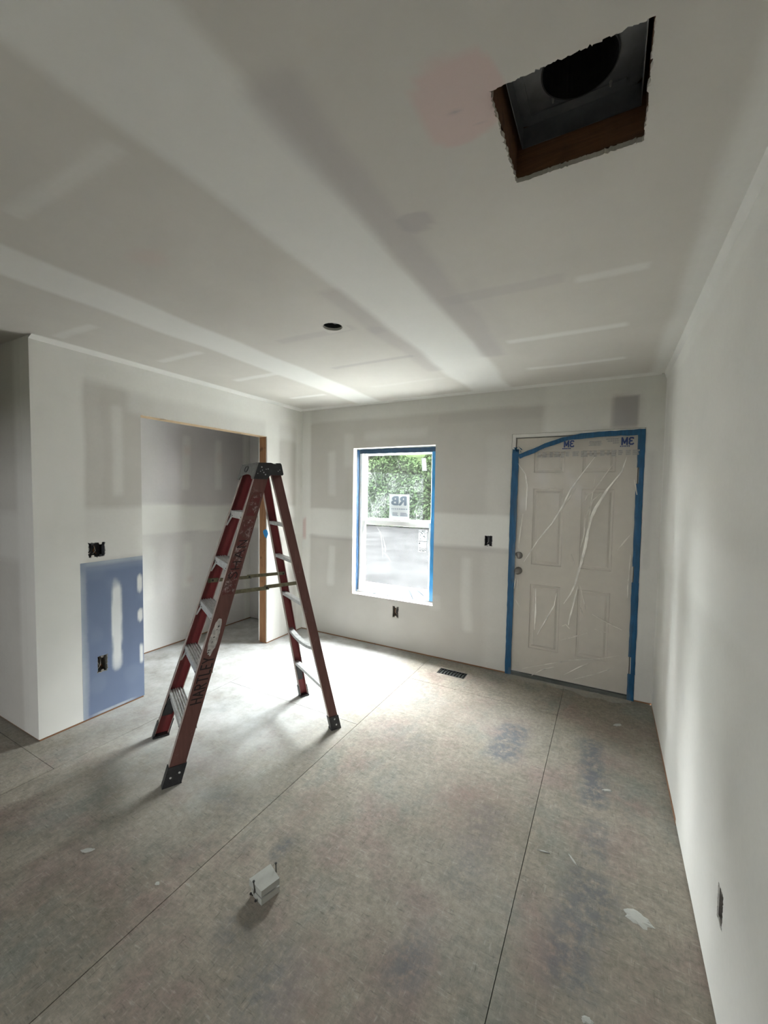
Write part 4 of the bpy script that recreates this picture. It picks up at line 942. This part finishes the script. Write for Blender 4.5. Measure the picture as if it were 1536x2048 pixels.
for v, z, a, b in ((.036, .735, .012, .006), (.030, .668, .016, .005), (.044, .79, .008, .010), (.040, .775, .010, .003), (.028, .655, .006, .008), (.033, .71, .004, .012)):
    t.loft([WP(v-a/2, z-b/2, .0011), WP(v+a/2, z-b/2*.3, .0011), WP(v+a/2, z+b/2, .0011), WP(v-a/2*.6, z+b/2, .0011)], [WP(v-a/2, z-b/2, .0003), WP(v+a/2, z-b/2*.3, .0003), WP(v+a/2, z+b/2, .0003), WP(v-a/2*.6, z+b/2, .0003)])
t.build('label_mark', 'marker', FN)
GL = {'H': [[(0,0),(0,1)],[(.62,0),(.62,1)],[(0,.5),(.62,.5)]], 'A': [[(0,0),(.34,1),(.68,0)],[(.14,.38),(.54,.38)]], 'R': [[(0,0),(0,1),(.4,1),(.56,.88),(.56,.66),(.4,.54),(0,.54)],[(.22,.54),(.6,0)]],
      'T': [[(0,1),(.66,1)],[(.33,1),(.33,0)]], 'L': [[(0,1),(0,0),(.52,0)]], 'E': [[(.54,1),(0,1),(0,0),(.54,0)],[(0,.52),(.44,.52)]], 'Y': [[(0,1),(.3,.5),(.62,1)],[(.3,.5),(.3,0)]],
      'S': [[(.52,.85),(.36,1),(.12,.95),(.04,.75),(.2,.58),(.42,.46),(.52,.24),(.36,.03),(.12,.02),(0,.16)]], 'N': [[(0,0),(0,1),(.56,0),(.56,1)]]}
def writing(name, word, z0, z1, v_base, v_top, sw, d=.0011):
    adv = [max(p[0] for l in GL[c] for p in l)+.30 for c in word]; tot = sum(adv)-.30; k = (z1-z0)/tot; x = 0; t = MB()
    for c, a in zip(word, adv):
        for l in GL[c]:
            for p, q in zip(l[:-1], l[1:]):
                A = Vector((z0+(x+p[0])*k, v_base+(v_top-v_base)*p[1])); B = Vector((z0+(x+q[0])*k, v_base+(v_top-v_base)*q[1]))
                n = (B-A).normalized(); m_ = Vector((-n.y, n.x))*sw/2; A2 = A-n*sw*.3; B2 = B+n*sw*.3
                Q = [A2+m_, B2+m_, B2-m_, A2-m_]; t.loft([WP(v.y, v.x, d) for v in Q], [WP(v.y, v.x, .0004) for v in Q])
        x += a
    return t.build(name, 'marker', FN)
writing('marker_writing', 'HARTLEY', .396, .628, .068, .014, .0070)
writing('marker_writing', 'SHAN', 1.05, 1.262, .064, .018, .0056, .0016)

# ------------------------------------------------------------------ scrap block with screws
bk = empty('wood_scrap_block', (1.88, -2.46, 0), 'small white-painted block of two stacked scraps with black screws on the floor', 'wood block')
Aq, Bq, Cq, Dq = Vector((1.833, -2.497)), Vector((1.858, -2.408)), Vector((1.932, -2.436)), Vector((1.911, -2.510))
t = MB(); t.loft([(*v, .0315) for v in (Aq, Dq, Cq, Bq)], [(*v, .0565) for v in (Aq, Dq, Cq, Bq)]); t.build('upper_scrap', 'block', bk)
ia = (Dq-Aq)*.22; ib = (Cq-Bq)*.10; LQ = (Aq+ia*.6+(Bq-Aq)*.03, Dq, Cq, Bq+ib)
t = MB(); t.loft([(*v, .0) for v in LQ], [(*v, .0245) for v in LQ]); t.build('lower_scrap', 'block', bk)
mid_ = [(a*.85+(Aq+Cq)/2*.15) for a in (Aq, Dq, Cq, Bq)]; t = MB(); t.loft([(*v, .0243) for v in mid_], [(*v, .0317) for v in mid_]); t.build('gap_core', 'dark', bk)  # dark core filling the gap between the two scraps
def screw(p, q):
    t = MB(); p, q = Vector(p), Vector(q); d = (q-p).normalized(); t.tube([p, q-d*.004, q-d*.003, q], [.0018, .0022, .0046, .0046], 8); t.build('screw', 'screw', bk)
screw((1.873, -2.5065, .030), (1.871, -2.510, .078)); screw((1.893, -2.4135, .040), (1.890, -2.412, .079)); screw((1.862, -2.506, .012), (1.859, -2.514, .026)); screw((1.885, -2.5085, .004), (1.884, -2.514, .010))

# ------------------------------------------------------------------ dried compound splats on the floor
def splat(x, y, rx, ry, rot, label, seed):
    r_ = random.Random(seed); n = 22; V = [(x, y, .004)]; F = []
    for ring, f, z in ((0, .65, .0036), (1, 1., .0004)):
        for k in range(n):
            a = 2*math.pi*k/n; g = f*(1+r_.uniform(-.22, .2)); u, v = rx*g*math.cos(a), ry*g*math.sin(a)
            V.append((x+u*math.cos(rot)-v*math.sin(rot), y+u*math.sin(rot)+v*math.cos(rot), z))
    for k in range(n):
        q = (k+1) % n; F += [(0, 1+k, 1+q), (1+k, 1+n+k, 1+n+q, 1+q)]
    tag(mesh('compound_splat', V, F, 'putty'), label, 'splat', 'dried compound splats on the floor')
splat(3.148, -1.862, .048, .030, -.25, 'largest dried white compound splat, on the floor beside the right wall', 1)
splat(3.048, -1.172, .024, .010, .3, 'small oval white splat halfway along the floor by the right wall', 2)
splat(3.000, -2.285, .016, .011, .2, 'white splat on the floor at the bottom edge of the view', 3)
splat(1.088, -2.702, .026, .011, .6, 'pale compound streak on the floor in front of the ladder', 4)
splat(2.920, -1.717, .030, .0035, -.9, 'thin whitish scraping beside the long floor seam, nearest the large splat', 5)
splat(2.805, -1.735, .026, .004, .2, 'thin whitish scraping lying just right of the long floor seam', 6)
splat(1.49, -2.647, .010, .008, .2, 'tiny white compound drip between ladder and scrap block', 7)
splat(3.106, -.432, .030, .014, .8, 'faint pale splat on the floor near the right corner before the door', 8)

# ------------------------------------------------------------------ outside
GZ = -.65
V = [(-60, 4.8, GZ), (40, 4.8, GZ), (40, 20.6, GZ), (-60, 20.6, GZ)]
tag(mesh('ground_gravel', V, [(0, 1, 2, 3)], 'gravel'), kind='structure')
t = MB(); t.box((-7, .165, 2.56), (9, .56, 2.62)); t.box((-7, .54, 2.50), (9, .56, 2.72)); tag(t.build('sky_block_eave', 'white'), kind='structure')  # unseen eave, added to keep high sky off the right wall
t = MB(); t.box((-7, .17, GZ-.1), (9, 4.8, GZ+.05)); tag(t.build('ground_bounce_slab', 'concrete'), kind='structure')  # unseen slab, added to bounce daylight up to the ceiling
V = [(-60, 20.3, GZ-.02), (40, 20.3, GZ-.02), (40, 60, GZ+15), (-60, 60, GZ+15), (-60, -.5-40, GZ), (40, -40.5, GZ), (40, -6.3, GZ), (-60, -6.3, GZ)]
tag(mesh('ground_lawn', V, [(0, 1, 2, 3), (4, 5, 6, 7)], 'grass'), kind='structure')
def tree(x, y, h, r_, seed, label):
    g = np.random.default_rng(seed); rt_ = empty('tree', (x, y, GZ), label, 'tree', 'trees outside the window')
    t = MB(); t.tube([(x, y, GZ), (x+.1, y, GZ+h*.3), (x+.05, y+.1, GZ+h*.65)], [.22, .17, .08], 9); t.build('trunk', 'bark', rt_)
    n = 9000; c = g.normal(0, 1, (26, 3)); c /= np.linalg.norm(c, axis=1)[:, None]; c = c*g.uniform(.35, .95, (26, 1))*np.array([r_, r_, h*.46])+np.array([x, y, GZ+h*.52])
    p = c[g.integers(0, 26, n)]+np.clip(g.normal(0, 1, (n, 3)), -2, 2)*r_*.20; a = g.normal(0, 1, (n, 3)); b = g.normal(0, 1, (n, 3)); s = r_*.10
    a = a/np.linalg.norm(a, axis=1)[:, None]*s; b = b/np.linalg.norm(b, axis=1)[:, None]*s*.6
    V = np.stack([p-a, p+b, p+a, p-b], 1).reshape(-1, 3); V[:, 2] = np.maximum(V[:, 2], GZ+.02); F = (np.arange(n*4).reshape(-1, 4)).tolist()
    mesh('foliage', V, F, 'leaf', rt_)['kind'] = 'stuff'
TR = random.Random(12)
for i, x in enumerate((-23.5, -18.3, -13.2, -8.1, -3.1, 2.0, 7.1, 12.2, 17.4)):  # row made tall and extended to the right to screen low sky
    tree(x, 23.6+TR.uniform(-.4, .4), 20+TR.uniform(-1.2, 1.2), 1.95, 20+i, 'green leafy tree outside standing just behind the hedge')
for i, (x, y) in enumerate(((-17, 2.0), (-19.2, 7.3), (-20.4, 12.6), (14.6, 2.2), (16.6, 7.6), (18.6, 12.8))):  # side trees out of view, added to block low sky
    tree(x, y, 15+TR.uniform(-1, 1), 1.9, 60+i, 'added green tree out of view beside the gravel yard, blocking low sky')
hx0, hx1, hy, hh = -21.0, 10.0, 20.0, 4.4
hedge = empty('hedge', ((hx0+hx1)/2, hy, GZ), 'long dark green hedge outside along the far edge of the gravel', 'hedge')
g = np.random.default_rng(70); n = 72000
p = np.stack([g.uniform(hx0, hx1, n), hy+g.uniform(-.75, .75, n), GZ+hh*g.random(n)**.9], 1); p[:, 2] += .35*np.sin(p[:, 0]*1.9)*(p[:, 2]-GZ)/hh+.2*np.sin(p[:, 0]*4.7+1)*(p[:, 2]-GZ)/hh
a = g.normal(0, 1, (n, 3)); b = g.normal(0, 1, (n, 3)); a = a/np.linalg.norm(a, axis=1)[:, None]*.12; b = b/np.linalg.norm(b, axis=1)[:, None]*.085
V = np.stack([p-a, p+b, p+a, p-b], 1).reshape(-1, 3); V[:, 2] = np.maximum(V[:, 2], GZ+.01)
mesh('foliage', V, (np.arange(n*4).reshape(-1, 4)).tolist(), 'leaf', hedge)['kind'] = 'stuff'
t = MB()
for k in range(16): t.tube([(hx0+1+k*1.85, hy, GZ), (hx0+1.1+k*1.85, hy, GZ+1.2), (hx0+.95+k*1.85, hy, GZ+2.6)], [.07, .05, .02], 6)
t.build('stems', 'bark', hedge)['kind'] = 'stuff'
for i, x in enumerate((-21, -15.6, -10.4, -5.2, 0, 5.2)):
    tree(x, 31+TR.uniform(-.8, .8), 23+TR.uniform(-1.5, 1.5), 2.0, 40+i, 'tall green tree outside in the far row behind the other trees')
